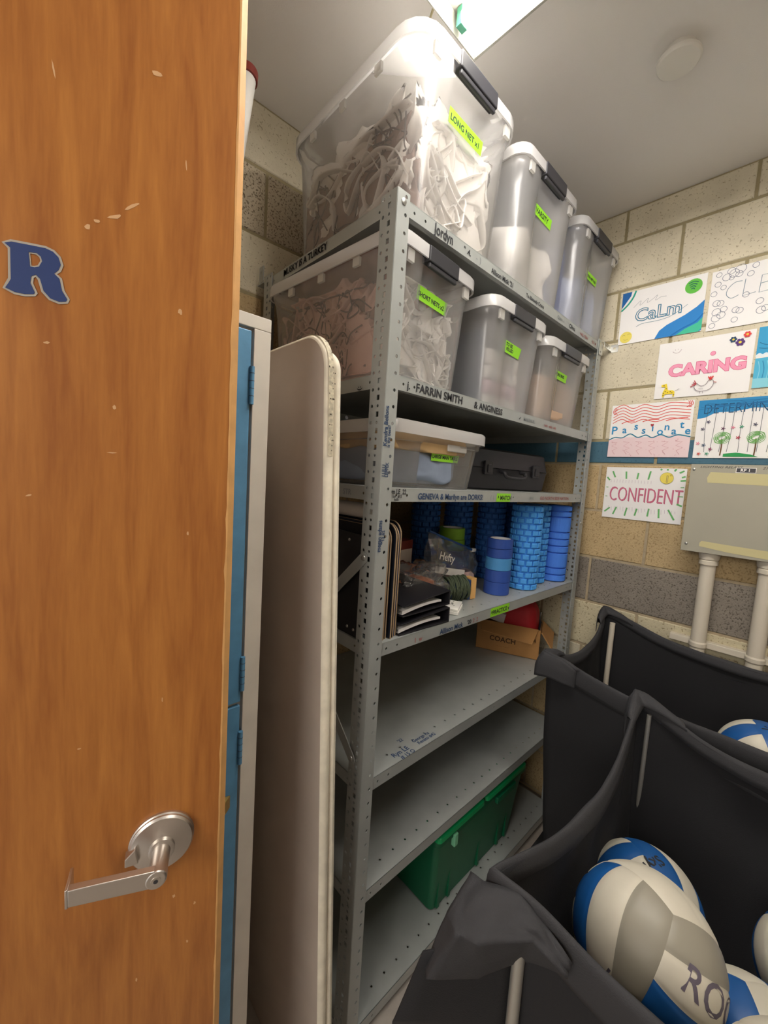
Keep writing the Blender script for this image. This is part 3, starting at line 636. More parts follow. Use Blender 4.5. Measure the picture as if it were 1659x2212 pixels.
n5 = MB(); n5.loft([[(x, y, z_) for x, y in rrect(.435, .462, .06, .50, .01, 3)] for z_ in (1.793, 2.02)], mat('slate_sheet', '59616d', .7)); tag(n5.build('grey_foam_sheet', bevel=.002), 'slate grey sheet upright along the left side of the TO BE FILLED bin', 'sheet')
n6 = crumple((.945, .22, 1.885), (.140, .18, .085), 9, mat('beige_cloth', 'c7ab92', .9), 'folded_cloth', 'beige cloth filling the bin at the wall end of the second shelf', 'fabric', .12, 5, 24, power=6)

# shelf 3: flat clear bin and black case
BL = make_bin('long flat clear bin labelled LARGE MAN TABLE on the third shelf', .045, .028, 1.525, .442, .50, .172, 0.0, .022, lid=True, latch=False, plast=BINC)
tapelabel(BL, frame((0, .036, 0), (1, 0, 0), (0, -.06, 1)), .196, .078, .322, .105, [('LARGE MAN TABLE', .200, .086, .0135)])
b = MB(); b.box((.25, .014, .108), (.34, .020, .128), RIM); b.build('grip', BL, bevel=.004)
b = MB(); b.add([(-.0 + .06, .04, .045), (.30, .045, .03), (.38, .045, .085), (.38, .45, .085), (.06, .45, .06), (.20, .04, .040)], [(0, 5, 4), (5, 1, 2, 3, 4)], WHITE)
TC = mat('tan_cloth', 'c9a878', .9, var=.1, vscale=12); GC = mat('slate_cloth', '8894a8', .9, var=.1, vscale=12)
t1 = crumple((.225, .27, 1.583), (.150, .205, .050), 12, GC, 'folded_cloth', 'slate blue folded cloth at the bottom of the flat clear bin', 'fabric', .10, 6, 22, power=7)
t2 = crumple((.235, .27, 1.647), (.165, .215, .026), 13, TC, 'folded_cloth', 'tan folded cloth on top inside the flat clear bin', 'fabric', .18, 6, 22, power=7)
cs = thing('black_hard_case', 'black hard plastic case with latches on the third shelf beside the flat bin', 'case', (.80, .26, 1.525), math.radians(-6))
CASE = mat('case_black', '2b2a2e', .45)
b = MB()
b.loft([[(x, y, z_) for x, y in rrect(-.27 + q, .27 - q, -.14 + q, .14 - q, .03, 6)] for z_, q in ((0, .02), (.006, .010), (.075, .002), (.079, 0))], CASE, True, True); b.build('case_base', cs, smooth=True)
b = MB(); b.loft([[(x, y, z_) for x, y in rrect(-.27 + q, .27 - q, -.14 + q, .14 - q, .03, 6)] for z_, q in ((.081, 0), (.085, .002), (.145, .012), (.152, .024))], CASE, True, True); b.build('case_lid', cs, smooth=True)
for xx in (-.14, .16):
    b = MB(); b.box((xx - .022, -.149, .055), (xx + .022, -.139, .105), CASE); b.box((xx - .010, -.153, .062), (xx + .010, -.148, .092), CASE); b.build('latch', cs, bevel=.002)
b = MB(); b.tube(smoothpts([(-.065, -.140, .070), (-.065, -.160, .066), (-.05, -.165, .050), (.05, -.165, .050), (.065, -.160, .066), (.065, -.140, .070)], 4), .007, CASE, 8); b.build('handle', cs, smooth=True)

# ------------------------------------------------------------------ shelf 4
Z4 = 1.140
EDGE = mat('board_edge', 'a98f70', .8); NAVY = mat('board_navy', '1e2636', .6); BLK = mat('board_black', '1b1b1e', .6); BLB = mat('board_blue', '24508c', .5)
for k in range(6):
    x = .0405 + .0115 * k; H = .285 + .004 * (k % 2) + .002 * k; y0 = .010 + .004 * ((k * 7) % 3); y1 = .44
    pr_ = [(y0, 0.0), (y1, 0.0), (y1, H)] + [(y0 + .035 - .035 * math.sin(t), H - .035 + .035 * math.cos(t)) for t in [PI / 2 * i / 6 for i in range(7)]]
    Mb = Matrix(((0, 0, 1, x), (1, 0, 0, 0), (0, 1, 0, Z4), (0, 0, 0, 1)))
    pos = ['nearest the front post', 'second from the front post', 'third from the front post', 'fourth from the front post', 'fifth from the front post with a blue face', 'farthest from the front post'][k]
    o = thing('lineup_board', 'thin dark rounded board standing on edge, ' + pos, 'board', (x, .2, Z4), 0, 'upright boards on the fourth shelf')
    ML_ = Matrix.Translation(-V(o.location)) @ Mb
    b = MB(); b.prism(pr_, .0008, .0048, EDGE, ML_); b.build('core', o)
    b = MB(); ins = [(p[0] + (.0009 if p[0] < .2 else -.0009), p[1] + (.001 if p[1] < .1 else -.001)) for p in pr_]
    b.prism(ins, 0, .0007, BLK if k % 2 == 0 else NAVY, ML_); b.prism(ins, .0049, .0066, BLB if k == 4 else BLK, ML_)
    b.build('facing', o)
b = MB(); b.prism([(.045, 0), (.46, 0), (.46, .270), (.045, .262)], -.003, .003, BLK, Matrix(((0, 0, 1, .010), (1, 0, 0, 0), (0, 1, 0, Z4), (0, 0, 0, 1))))
pb = b.build('backing_board', None, bevel=.0008); tag(pb, 'large black panel with rivets standing at the open left side of the fourth shelf', 'panel')
for yy, z_ in ((.11, .245), (.10, .02), (.075, .018)):
    b = MB(); b.lathe([(.004, 0), (.003, .002)], 10, STEELD, frame((.007, yy, Z4 + z_), (0, -1, 0), (0, 0, 1))); b.build('rivet', pb)
b = MB(); b.tube([(.055, .07, Z4 + .318), (.045, .40, Z4 + .318)], .020, mat('paper_roll', 'd9d4cd', .8), 24); tag(b.build('paper_roll', smooth=True), 'white paper roll lying on the upright boards of the fourth shelf', 'paper roll')
# binders
BND = mat('binder_black', '1d1c20', .35)
for k, (x, y, z_, a) in enumerate([(.205, .120, Z4, -.03), (.210, .125, Z4 + .047, .02)]):
    o = thing('ring_binder', ['black ring binder lying on the fourth shelf under another', 'black ring binder lying on top of the other one'][k], 'binder', (x, y, z_), a, 'black ring binders')
    b = MB(); b.box((-.095, -.115, 0), (.105, .115, .003), BND); b.box((.102, -.115, 0), (.106, .115, .042), BND)
    b.add([(-.095, -.115, .026), (.106, -.115, .040), (.106, .115, .046), (-.095, .115, .050), (-.095, -.115, .029), (.106, -.115, .043), (.106, .115, .049), (-.095, .115, .053)], [(0, 3, 2, 1), (4, 5, 6, 7), (0, 1, 5, 4), (1, 2, 6, 5), (2, 3, 7, 6), (3, 0, 4, 7)], BND); b.build('cover', o, bevel=.001)
    b = MB(); P = [(-.092, -.105, .006), (.02, -.108, .004), (.07, -.100, .012)]
    b.grid(lambda u, v: (-.092 + .165 * u, -.108 + .21 * v, .005 + .010 * math.sin(u * 2.2) * (1 - v)), 10, 4, PAPER); b.grid(lambda u, v: (-.092 + .165 * u, -.108 + .21 * v, .011 + .010 * math.sin(u * 2.2) * (1 - v) + .004 * (1 - u)), 10, 4, PAPER)
    b.grid(lambda u, v: (-.092 + .165 * u, -.108, .005 + .010 * math.sin(u * 2.2) + v * (.006 + .004 * (1 - u))), 10, 1, PAPER); b.build('pages', o)
    b = MB(); b.lathe([(.004, 0), (.003, .002)], 12, STEELD, frame((.1065, -.06, .022), (0, 1, 0), (0, 0, 1))); b.build('spine_ring', o)
    b = MB(); b.tube([(-.055 + .012 * math.cos(t), -.09, .015 + .012 * math.sin(t)) for t in [PI * i / 8 for i in range(9)]], .0012, STEELD, 6); b.build('metal_ring', o, smooth=True)
# clear-lid box of thumbtacks
o = thing('white_tack_box', 'small white box with clear lid of silver tacks on the fourth shelf edge', 'box', (.395, .075, Z4), math.radians(28))
b = MB(); b.box((-.048, -.040, 0), (.048, .040, .010), WHITE); b.box((-.046, -.038, .0105), (.046, .038, .018), WHITE); b.build('tray', o, bevel=.0012)
b = MB(); r_ = random.Random(2)
for i in range(26): b.box((-.002, -.0012, 0), (.003, .0012, .002), STEELD, Matrix.Translation((r_.uniform(-.035, .035), r_.uniform(-.028, .028), .018)) @ Matrix.Rotation(r_.uniform(0, 3), 4, 'Z'))
b.build('tacks', o)['kind'] = 'stuff'
# cord bundle on a wooden winder
o = thing('cord_winder', 'dark green cord wound on a wood and blue winder block on the fourth shelf', 'cord bundle', (.500, .125, Z4), math.radians(-8))
GC2 = mat('olive_cord', '4f5a44', .8)
b = MB(); b.box((-.070, -.012, .004), (.062, .012, .066), mat('winder_blue', '23406f', .5)); b.build('winder_core', o, bevel=.002)
b = MB(); b.box((.052, -.022, 0), (.078, .016, .075), mat('winder_wood', 'e2b16c', .6)); b.box((.040, -.021, 0), (.0515, .017, .070), mat('winder_blue', '23406f', .5)); b.build('end_block', o, bevel=.003)
b = MB(); r_ = random.Random(7)
for i in range(22):
    x = -.068 + .104 * i / 21 + r_.uniform(-.002, .002); a = r_.uniform(-.012, .012); hh = .042 + r_.uniform(-.003, .008); dd = .026 + r_.uniform(-.003, .007)
    b.tube([(x + a * math.sin(t), dd * math.cos(t), .040 + hh * math.sin(t) * .92) for t in [2 * PI * k / 18 for k in range(19)]], .0030, GC2, 6)
b.build('cord_coil', o, smooth=True)
# crumpled clear bag with orange contents
CLB = plastic('clear_film', 'd9dad8', 0.78, gloss=0.5, rough=0.12)
crumple((.315, .175, Z4 + .045), (.085, .05, .038), 21, mat('orange_stuff', 'cf7440', .6, var=.35, vscale=40), 'orange_pinnies', 'orange cloth inside the crumpled clear bag behind the binders', 'fabric', .35, 14, 20)
crumple((.335, .170, Z4 + .062), (.105, .060, .062), 22, CLB, 'clear_plastic_bag', 'crumpled clear plastic bag behind the black binders', 'bag', .45, 16, 26)
# zip bag
o = thing('zip_bag', 'clear zip bag with blue slider standing behind the cord winder', 'bag', (.560, .195, Z4), 0)
b = MB()
def zb_(u, v):
    x = -.145 + .29 * u; bz = 0.0; tz = .235 - .095 * u; n_ = noise.noise(V((u * 5, v * 5, 2))) * .010
    return (x + .02 * (1 - v) * (0.5 - u), .022 * math.sin(v * PI) + n_ - .01, bz + (tz - bz) * v)
b.grid(lambda u, v: (zb_(u, v)[0], -zb_(u, v)[1] - .004, zb_(u, v)[2]), 18, 14, CLB); b.grid(lambda u, v: (zb_(u, v)[0], zb_(u, v)[1] + .006, zb_(u, v)[2]), 18, 14, CLB); b.build('bag_film', o, smooth=True, angle=180)
b = MB(); b.tube([(-.145 + .29 * k / 6, -.001, .235 - .095 * k / 6) for k in range(7)], .0045, mat('zip_blue', '1f4f8f', .4), 8); b.build('zip_strip', o, smooth=True)
b = MB(); b.box((.115, -.009, .142), (.135, .008, .154), WHITE); b.build('slider', o, bevel=.001)
MZ = frame((0, -.034, 0), (1, 0, -.25), (.0, 0, 1))
b = MB(); b.text('Hefty', .040, WHITE, MZ, -.125, .112, shear=.2, offset=.0004); b.flat([[(-.140, .085), (.035, .094), (.035, .118 - .03), (.03, .066), (-.14, .062)]], WHITE, MZ, .0004)
b.build('print', o)['label'] = 'white printed lettering and panel'
crumple((.59, .197, Z4 + .036), (.09, .022, .035), 23, mat('pink_white', 'd9b9b0', .8, var=.4, vscale=30), 'white_and_red_cloth', 'white and red cloth inside the zip bag', 'fabric', .3, 14, 18)
# carton behind
o = thing('small_carton', 'small dark red carton with a white side behind the upright boards', 'box', (.305, .290, Z4), math.radians(8))
b = MB(); b.box((-.11, -.045, 0), (.10, .045, .195), mat('carton_red', '7c3024', .6)); b.build('carton_body', o, bevel=.001)
b = MB(); b.box((-.10, -.0462, .075), (.095, -.0450, .165), mat('carton_white', 'cfc6bd', .6)); b.build('carton_label', o)
# tape rolls
def tape_roll(label, x, y, z_, r, h, mt, grp):
    o = thing('tape_roll', label, 'tape roll', (x, y, z_), 0, grp)
    b = MB(); n = 40; prof = [(r - .001, 0), (r, .001), (r, h - .001), (r - .001, h), (r * .80, h), (r * .80, 0)]
    b.loft([[(a * math.cos(2 * PI * i / n), a * math.sin(2 * PI * i / n), q) for i in range(n)] for a, q in prof + [prof[0]]], mt, False, False); b.build('tape', o, smooth=True, angle=40)
    b = MB(); b.loft([[(a * math.cos(2 * PI * i / n), a * math.sin(2 * PI * i / n), q) for i in range(n)] for a, q in [(r * .795, 0), (r * .795, h), (r * .75, h), (r * .75, 0), (r * .795, 0)]], PAPER, False, False); b.build('core', o, smooth=True, angle=40)
TBL2 = mat('tape_blue', '2c4fa3', .6); TBLL = mat('tape_lightblue', '4a93cf', .6)
for k, (h, mt, t) in enumerate([(.0495, TBL2, 'wide dark blue tape roll at the bottom of the stack'), (.0475, TBL2, 'dark blue tape roll, second in the stack'), (.0475, TBLL, 'light blue tape roll in the middle of the stack'), (.036, TBL2, 'dark blue tape roll under the topmost one'), (.038, TBL2, 'dark blue tape roll on top of the stack')]):
    tape_roll(t, .715 + (.002 * (k % 2)), .098, Z4 + [0, .05, .098, .146, .183][k] * .94, .047, h * .93, mt, 'stack of blue tape rolls')
TG = mat('tape_green', '86b82c', .6)
for k in range(5): tape_roll(['dark blue tape roll at the bottom under the green ones', 'dark blue tape roll, second under the green ones', 'dark blue tape roll right under the green ones', 'lower lime green tape roll behind the zip bag', 'upper lime green tape roll behind the zip bag'][k], .672 + .004 * (k % 2), .290, Z4 + .045 * k, .050, .044, TBL2 if k < 3 else TG, 'tape rolls behind the zip bag')
# foam rollers
def roller(label, x, y, mt, kind, r=.060, h=.332, rot=0, grp='foam rollers on the fourth shelf'):
    b = MB(); nz = 14 if kind == 'block' else 9; na = 12 if kind == 'block' else 1; g = .0050
    b.lathe([(r - .010, 0), (r - .010, h)], 40, mt)
    zc_ = 0
    hs = [h / nz] * nz if kind == 'block' else [h * q for q in (.09, .09, .20, .09, .09, .09, .20, .075, .075)]
    for k, hh in enumerate(hs):
        z0, z1 = zc_ + g / 2, zc_ + hh - g / 2; zc_ += hh
        if kind == 'block':
            off = .5 * (k % 2)
            for a in range(na):
                wide = (a + (k // 4) * 3) % 7 == 0
                a0 = 2 * PI * (a + off) / na + .048; a1 = 2 * PI * (a + 1 + off) / na - .048; e = .0024; L = []
                for rr_, zi, ai in ((r - .011, 0, 0), (r - .002, 0, 0), (r, e, .035)):
                    pts = []
                    for t in (0, .5, 1): pts.append((rr_ * math.cos(a0 + ai + (a1 - a0 - 2 * ai) * t), rr_ * math.sin(a0 + ai + (a1 - a0 - 2 * ai) * t), z0 + zi))
                    for t in (1, .5, 0): pts.append((rr_ * math.cos(a0 + ai + (a1 - a0 - 2 * ai) * t), rr_ * math.sin(a0 + ai + (a1 - a0 - 2 * ai) * t), z1 - zi))
                    L.append(pts)
                b.loft(L, mt, False, True)
        else:
            b.lathe([(r - .010, z0), (r - .0015, z0), (r, z0 + .0015), (r, z1 - .0015), (r - .0015, z1), (r - .010, z1)], 40, mt)
    o = thing('foam_roller', label, 'foam roller', (x, y, Z4), rot, grp)
    b.build('foam_surface', o, smooth=False)
    c_ = MB(); c_.loft([[(a * math.cos(2 * PI * i / 32), a * math.sin(2 * PI * i / 32), q) for i in range(32)] for a, q in [(r - .0105, .001), (r - .0105, h + .0005), (r - .018, h + .0005), (r - .018, h - .03)]], mat('roller_core', '22262c', .5), False, True); c_.build('inner_core', o, smooth=True)
    return o
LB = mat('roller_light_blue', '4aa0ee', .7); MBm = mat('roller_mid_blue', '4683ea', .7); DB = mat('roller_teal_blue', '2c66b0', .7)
roller('light blue block-patterned foam roller in front beside the tape stack', .882, .086, LB, 'block', rot=.1)
roller('light blue block-patterned foam roller, second from the right post', 1.020, .120, LB, 'block', rot=.6)
roller('blue ringed foam roller next to the right post', 1.143, .078, MBm, 'ring', r=.055)
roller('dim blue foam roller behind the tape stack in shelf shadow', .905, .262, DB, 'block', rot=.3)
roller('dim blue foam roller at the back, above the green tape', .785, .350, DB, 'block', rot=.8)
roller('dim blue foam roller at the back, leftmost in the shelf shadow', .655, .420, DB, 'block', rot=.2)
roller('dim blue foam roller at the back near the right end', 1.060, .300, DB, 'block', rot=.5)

# ------------------------------------------------------------------ shelf 5: carton with red pouch
CB = mat('cardboard', 'b5854f', .85, var=.08, vscale=10)
o = thing('cardboard_box', 'open cardboard box printed COACH at the wall end of the fifth shelf', 'box', (1.068, .068, .784), math.radians(24))
b = MB(); th_ = .003
# local: x right (short front), y back (long side is the left face)
LW, LD, LH = .165, .275, .135
b.box((0, 0, 0), (LW, LD, th_), CB); b.box((0, 0, 0), (th_, LD, LH), CB); b.box((LW - th_, 0, 0), (LW, LD, LH), CB); b.box((0, LD - th_, 0), (LW, LD, LH), CB); b.box((0, 0, 0), (LW, th_, LH * .9), CB); b.build('carton', o, bevel=.0008)
b = MB(); fl = [(0, .01, LH), (0, LD - .01, LH), (-.055, LD - .03, LH - .03), (-.070, .03, LH - .045)]
b.add([V(p) for p in fl] + [V(p) + V((0, 0, .003)) for p in fl], [(0, 1, 2, 3), (7, 6, 5, 4), (0, 3, 7, 4), (1, 5, 6, 2), (3, 2, 6, 7), (0, 4, 5, 1)], CB); b.build('flap', o)
b = MB(); b.add([(.01, -.002, LH * .9), (LW - .01, -.002, LH * .9 + .01), (LW + .02, -.055, LH * .55), (.01, -.05, LH * .40), (.01, -.005, LH * .9 + .003), (LW - .01, -.005, LH * .9 + .013), (LW + .02, -.058, LH * .55 + .003), (.01, -.053, LH * .40 + .003)], [(0, 1, 2, 3), (7, 6, 5, 4), (0, 3, 7, 4), (1, 5, 6, 2), (3, 2, 6, 7)], CB); b.build('flap', o)
MC = frame((0, 0, 0), (0, -1, 0), (0, 0, 1))
b = MB(); INK = mat('print_brown', '4f3318', .8); b.text('COACH', .031, INK, MC, -.215, .050, dz=.0012, offset=.0008, space=1.05); b.text('- --- - -- -', .014, mat('print_faint', '8a6238', .8), MC, -.18, .025, dz=.0010); b.text('4', .026, INK, MC, -.028, .075, dz=.0012)
b.build('print', o)['label'] = 'dark brown printed lettering'
REDM = mat('pouch_red', 'c0232c', .6)
o = thing('red_pouch', 'red zipped pouch with black strap sticking out of the cardboard box', 'pouch', (1.100, .165, .80), math.radians(18))
q = crumple((.03, .03, .115), (.070, .085, .105), 31, REDM, 'pouch_body', None, None, .10, 6, 20, parent=o, power=3.2)
b = MB(); b.tube(smoothpts([(.07, -.058, .03), (.085, -.062, .10), (.085, -.035, .19), (.06, .03, .222), (.03, .09, .20)], 6), .010, LATCH, 8, .3); b.build('strap', o, smooth=True)
b = MB(); b.tube([(.095, -.055, .12), (.097, -.058, .155)], .004, STEELD, 8); b.build('zip_pull', o, smooth=True)
b = MB(); b.box((-.05, -.02, 0), (.04, .05, .045), mat('white_carton', 'd8d2ca', .6), Matrix.Translation((1.06, .26, .915)) @ Matrix.Rotation(.35, 4, 'Z') @ Matrix.Rotation(.2, 4, 'X')); tag(b.build('white_box', bevel=.001), 'small white box lying on top of the cardboard box contents', 'box')

# ------------------------------------------------------------------ bottom shelf: green tote
TG1 = mat('tote_green', '0a6340', .45); TG2 = mat('tote_green_lid', '12a862', .4)
o = thing('green_tote', 'green plastic tote with hinged lid halves on the bottom shelf', 'tote', (.375, .022, .060), 0)
TW, TD_, TH = .60, .40, .325
b = MB(); L = []
for z_, q in ((0, .045), (.004, .040), (TH * .5, .026), (TH - .04, .012), (TH - .04, .004), (TH - .008, .004)): L.append([(x, y, z_) for x, y in rrect(q, TW - q, q, TD_ - q, .02, 4)])
b.loft(L, TG1, True, False)
for xx in (.06, .12, .3, .44, .50): b.box((xx, .030, .01), (xx + .012, .045, TH - .05), TG1)
b.build('body', o, smooth=True, angle=40)
for x0, x1 in ((-.004, .262), (.274, TW - .03)):
    b = MB(); b.loft([[(x, y, z_) for x, y in rrect(x0 + q, x1 - q, -.006 + q, TD_ - q, .014, 5)] for z_, q in ((TH - .012, .002), (TH - .010, 0), (TH + .006, 0), (TH + .014, .008))], TG2, True, True); b.build('lid_half', o, smooth=True, angle=40)
b = MB(); b.box((.085, -.004, TH - .075), (.105, .012, TH - .03), mat('tote_clip', '7fc79d', .5)); b.build('clip', o, bevel=.003)
b = MB(); b.box((.36, -.002, TH - .07), (.50, .012, TH - .045), TG1); b.build('handle', o, bevel=.003)

# ------------------------------------------------------------------ posters
def poster(label, y, z, name, draw, w_=.286, h=.212, rot=0.0, curl=0.004):
    """y = left edge (u grows towards -y), z = bottom"""
    M = frame((WX - .004, y, z), (0, -1, 0), (0, 0, 1)) @ Matrix.Rotation(rot, 4, 'Z')
    b = MB()
    def surf(u, v): return (u * w_, v * h, 0)
    b.box((0, 0, -.0008), (w_, h, 0), PAPER, M)
    K = dict(l=.0003)
    class Dr:
        def poly(s, c, pts, hole=None): K['l'] += .00012; b.flat([[(p[0] * w_, p[1] * h) for p in q] for q in ([pts] + ([hole] if hole else []))], pm(c), M, 0, K['l'])
        def line(s, c, wd, pts, smooth=True, closed=False):
            K['l'] += .00002; p2 = [(p[0] * w_, p[1] * h) for p in (smoothpts(pts, 5) if smooth and len(pts) > 2 and not closed else pts)]; b.ribbon(p2, wd, pm(c), M, K['l'], closed)
        def ring(s, c, wd, x, y, r): s.line(c, wd, [(x + r / w_ * math.cos(t), y + r / h * math.sin(t)) for t in [2 * PI * i / 16 for i in range(16)]], False, True)
        def disc(s, c, x, y, r, sy=1.0): s.poly(c, [(x + r / w_ * math.cos(t), y + r * sy / h * math.sin(t)) for t in [2 * PI * i / 20 for i in range(20)]])
        def text(s, c, t, x, y, size, off=0.0, sx=1.0, rot=0.0, space=1.0): K['l'] += .00012; b.text(t, size, pm(c), M, x * w_, y * h, dz=K['l'], offset=off, sx=sx, rot=rot, space=space)
    draw(Dr())
    o = b.build(name); tag(o, label, 'poster', 'hand-drawn value posters on the block wall'); return o
def d_calm(d):
    d.poly('1f63a6', [(0, .70), (0, 1), (.12, 1), (.11, .92), (.06, .82)]); d.line('2fa38a', .007, [(.0, .66), (.08, .76), (.14, .88), (.17, 1)]); 
    d.poly('2f86cf', [(.47, 0), (.52, .14), (.60, .22), (.80, .34), (.92, .44), (1, .54), (1, .02), (.98, 0)]); d.poly('45c29c', [(.72, 0), (.82, .09), (.95, .16), (1, .24), (1, .05), (.97, 0)])
    d.line('1670b8', .005, [(.66, 0), (.78, .10), (.92, .18), (1, .30)])
    d.line('9aa0a6', .0012, [(.16, .68), (.22, .76), (.25, .78), (.24, .70), (.30, .76), (.34, .80), (.33, .72), (.40, .77), (.45, .82), (.43, .73), (.50, .77), (.56, .76)])
    d.text('2f7c9c', 'CaLm', .19, .40, .070, .0022, .98); d.text('f0ebe6', 'CaLm', .19, .40, .070, -.0010, .98)
    d.line('3f7f97', .0013, [(.22, .30), (.3, .34), (.5, .34), (.65, .38), (.82, .52)])
    d.disc('66c24a', .86, .82, .027); 
    for i in range(4): d.line('1f6b58', .0034, [(.80 + .012 * i, .88 - .035 * i), (.86, .90 - .038 * i), (.91 - .012 * i, .875 - .038 * i)])
    d.disc('ecdc6a', .10, .13, .023)
    d.line('8a7a30', .001, [(.05, .16), (.07, .18), (.09, .16)]); d.line('8a7a30', .001, [(.12, .17), (.14, .19), (.16, .17)]); d.line('8a7a30', .001, [(.07, .09), (.10, .075), (.13, .09)])
def d_clear(d):
    r_ = random.Random(5)
    for x, y, r in [(.07, .93, .008), (.15, .86, .012), (.22, .90, .014), (.19, .95, .011), (.28, .95, .015), (.27, .87, .010), (.2, .83, .007), (.07, .77, .009), (.13, .70, .008), (.42, .95, .009), (.38, .83, .009), (.04, .62, .009), (.08, .45, .011), (.12, .44, .010),
                    (.09, .30, .013), (.14, .24, .012), (.16, .33, .010), (.09, .20, .013), (.28, .28, .010), (.32, .26, .010), (.28, .12, .009), (.06, .08, .009), (.36, .50, .009), (.50, .35, .010), (.52, .2, .012), (.56, .22, .010), (.6, .9, .01), (.75, .8, .012), (.85, .4, .011), (.7, .2, .012)]: d.ring('7d8493', .0015, x, y, r)
    d.line('7d93a0', .002, [(.31, .74), (.24, .74), (.18, .66), (.17, .56), (.22, .49), (.29, .52)]); d.line('7d93a0', .002, [(.34, .76), (.33, .49), (.45, .51)], False)
    d.line('7d93a0', .002, [(.58, .76), (.49, .76), (.48, .49), (.58, .50)], False); d.line('7d93a0', .002, [(.485, .63), (.55, .64)]); d.line('5f9fd6', .003, [(.62, .50), (.68, .80), (.74, .50)], False); d.line('7d93a0', .002, [(.64, .62), (.72, .62)]); d.line('7d93a0', .002, [(.8, .5), (.8, .78), (.88, .72), (.8, .64), (.9, .5)], False)
def d_caring(d):
    d.text('d9517c', 'CARING', .14, .39, .060, .0040, 1.02, space=1.02); d.text('f2a0bd', 'CARING', .14, .39, .060, .0026, 1.02, space=1.02)
    d.disc('d9517c', .605, .70, .0082); d.disc('f2a0bd', .605, .70, .0070)
    d.line('a8949a', .0014, [(.16, .83), (.19, .80), (.23, .80), (.26, .85)]); d.disc('a8949a', .19, .855, .0012); d.disc('a8949a', .22, .86, .0012)
    for x, y, c, r in ((.79, .88, '2f4a6a', .0062), (.86, .82, '5a3a7a', .0078), (.92, .93, 'e04b4b', .0062)):
        for k in range(6): d.disc(c, x + .024 * math.cos(k * PI / 3) * r / .0062, y + .032 * math.sin(k * PI / 3) * r / .0062, r * .62)
        d.disc('f5de4a', x, y, r * .55)
    d.poly('efd53a', [(.10, .02), (.10, .10), (.13, .20), (.08, .21), (.08, .245), (.14, .26), (.16, .14), (.22, .13), (.24, .10), (.24, .02), (.22, .02), (.22, .07), (.13, .07), (.12, .02)])
    for x, y in ((.11, .09), (.13, .12), (.16, .10), (.19, .11), (.21, .09), (.14, .17), (.11, .23), (.235, .05), (.11, .05)): d.disc('6b5320', x, y, .0018)
    d.line('444444', .001, [(.24, .11), (.29, .15)])
    d.line('70636b', .0016, [(.47, .22), (.45, .15), (.49, .08), (.56, .07), (.62, .10), (.65, .18), (.64, .24), (.60, .25), (.57, .18), (.52, .16), (.47, .22)])
    for a in range(4): d.line('b7454d', .003, [(.47, .20), (.41 + .012 * a, .16 + .035 * a)], False)
    for a in range(3): d.line('d93a3a', .004, [(.615, .25), (.59 + .025 * a, .31)], False)
    d.line('c0392b', .002, [(.65, .21), (.68, .20)], False); d.line('70636b', .001, [(.52, .07), (.52, .03)], False); d.line('70636b', .001, [(.55, .07), (.55, .03)], False); d.line('70636b', .001, [(.50, .12), (.55, .11)], False)
def d_ocean(d):
    d.poly('3fa3d3', [(0, .55), (0, 1), (1, 1), (1, .60)]); d.poly('55b9dd', [(0, 0), (0, .49), (1, .52), (1, 0)])
    for k in range(9): d.line('e6f3f8', .006, [(.0 + .06 * k, .52), (.03 + .06 * k, .56), (.06 + .06 * k, .52)])
    for k in range(14): d.line('2b86bb' if k % 2 else '8fd4ea', .0022, [(.03 + .04 * k, .44), (.05 + .04 * k, .3), (.04 + .04 * k, .12)])
    d.line('24668f', .0016, [(.02, .75), (.10, .70), (.2, .78), (.3, .74)]); d.line('24668f', .0016, [(.02, .66), (.12, .64), (.25, .70)]); d.poly('8fd6e6', [(0, 0), (0, .16), (.4, .13), (1, .18), (1, 0)])
def d_pass(d):
    d.poly('f0d7da', [(0, 0), (0, .33), (.2, .38), (.5, .37), (.8, .40), (1, .35), (1, 0)])
    for k in range(6):
        y = .97 - .055 * k; d.line('e2574c', .0026, [(.03, y - .04), (.15, y + .03), (.28, y - .05), (.42, y + .01), (.58, y - .045), (.74, y + .01), (.97, y - .03)])
    d.line('e2574c', .003, [(.15, .64), (.22, .68), (.32, .68)]); d.line('e2574c', .003, [(.42, .66), (.5, .69), (.62, .69)]); d.line('e2574c', .003, [(.7, .66), (.8, .69), (.95, .70)])
    for k in range(3): d.line('d9413c', .002, [(.92 + .02 * k, .88 + .01 * k), (.95 + .018 * k, .93), (.93 + .02 * k, .99)]); d.line('d9413c', .002, [(.08 - .02 * k, .82), (.05 - .015 * k, .88), (.08 - .02 * k, .94)])
    d.line('20809c', .0042, [(.0, .33), (.08, .38), (.18, .37), (.28, .44), (.38, .37), (.48, .41), (.56, .36), (.66, .41), (.76, .36), (.86, .40), (1, .36)])
    for t, x, y in (('P', .02, .44), ('a', .17, .46), ('s', .32, .52), ('s', .42, .44), ('i', .54, .48), ('o', .61, .41), ('n', .69, .49), ('a', .78, .41), ('t', .87, .52), ('e', .93, .41)): d.text('2f8fc4', t, x, y, .040 if t != 'P' else .048, .0006)
    d.disc('b8323a', .535, .60, .0028); d.disc('b8323a', .555, .60, .0028); d.poly('b8323a', [(.522, .60), (.568, .60), (.545, .56)])
    r_ = random.Random(3)
    for k in range(6):
        x = .08 + .16 * k; d.line('d29aa2', .0016, [(x - .04, .29), (x + .04, .28), (x - .03, .21), (x + .05, .17), (x - .02, .12), (x + .02, .05)], False)
    for k in range(28):
        x, y = r_.uniform(.02, .98), r_.uniform(.02, .31); d.line('d9a9b0', .0014, [(x, y), (x + r_.uniform(-.02, .02), y + r_.uniform(-.03, .03))], False)
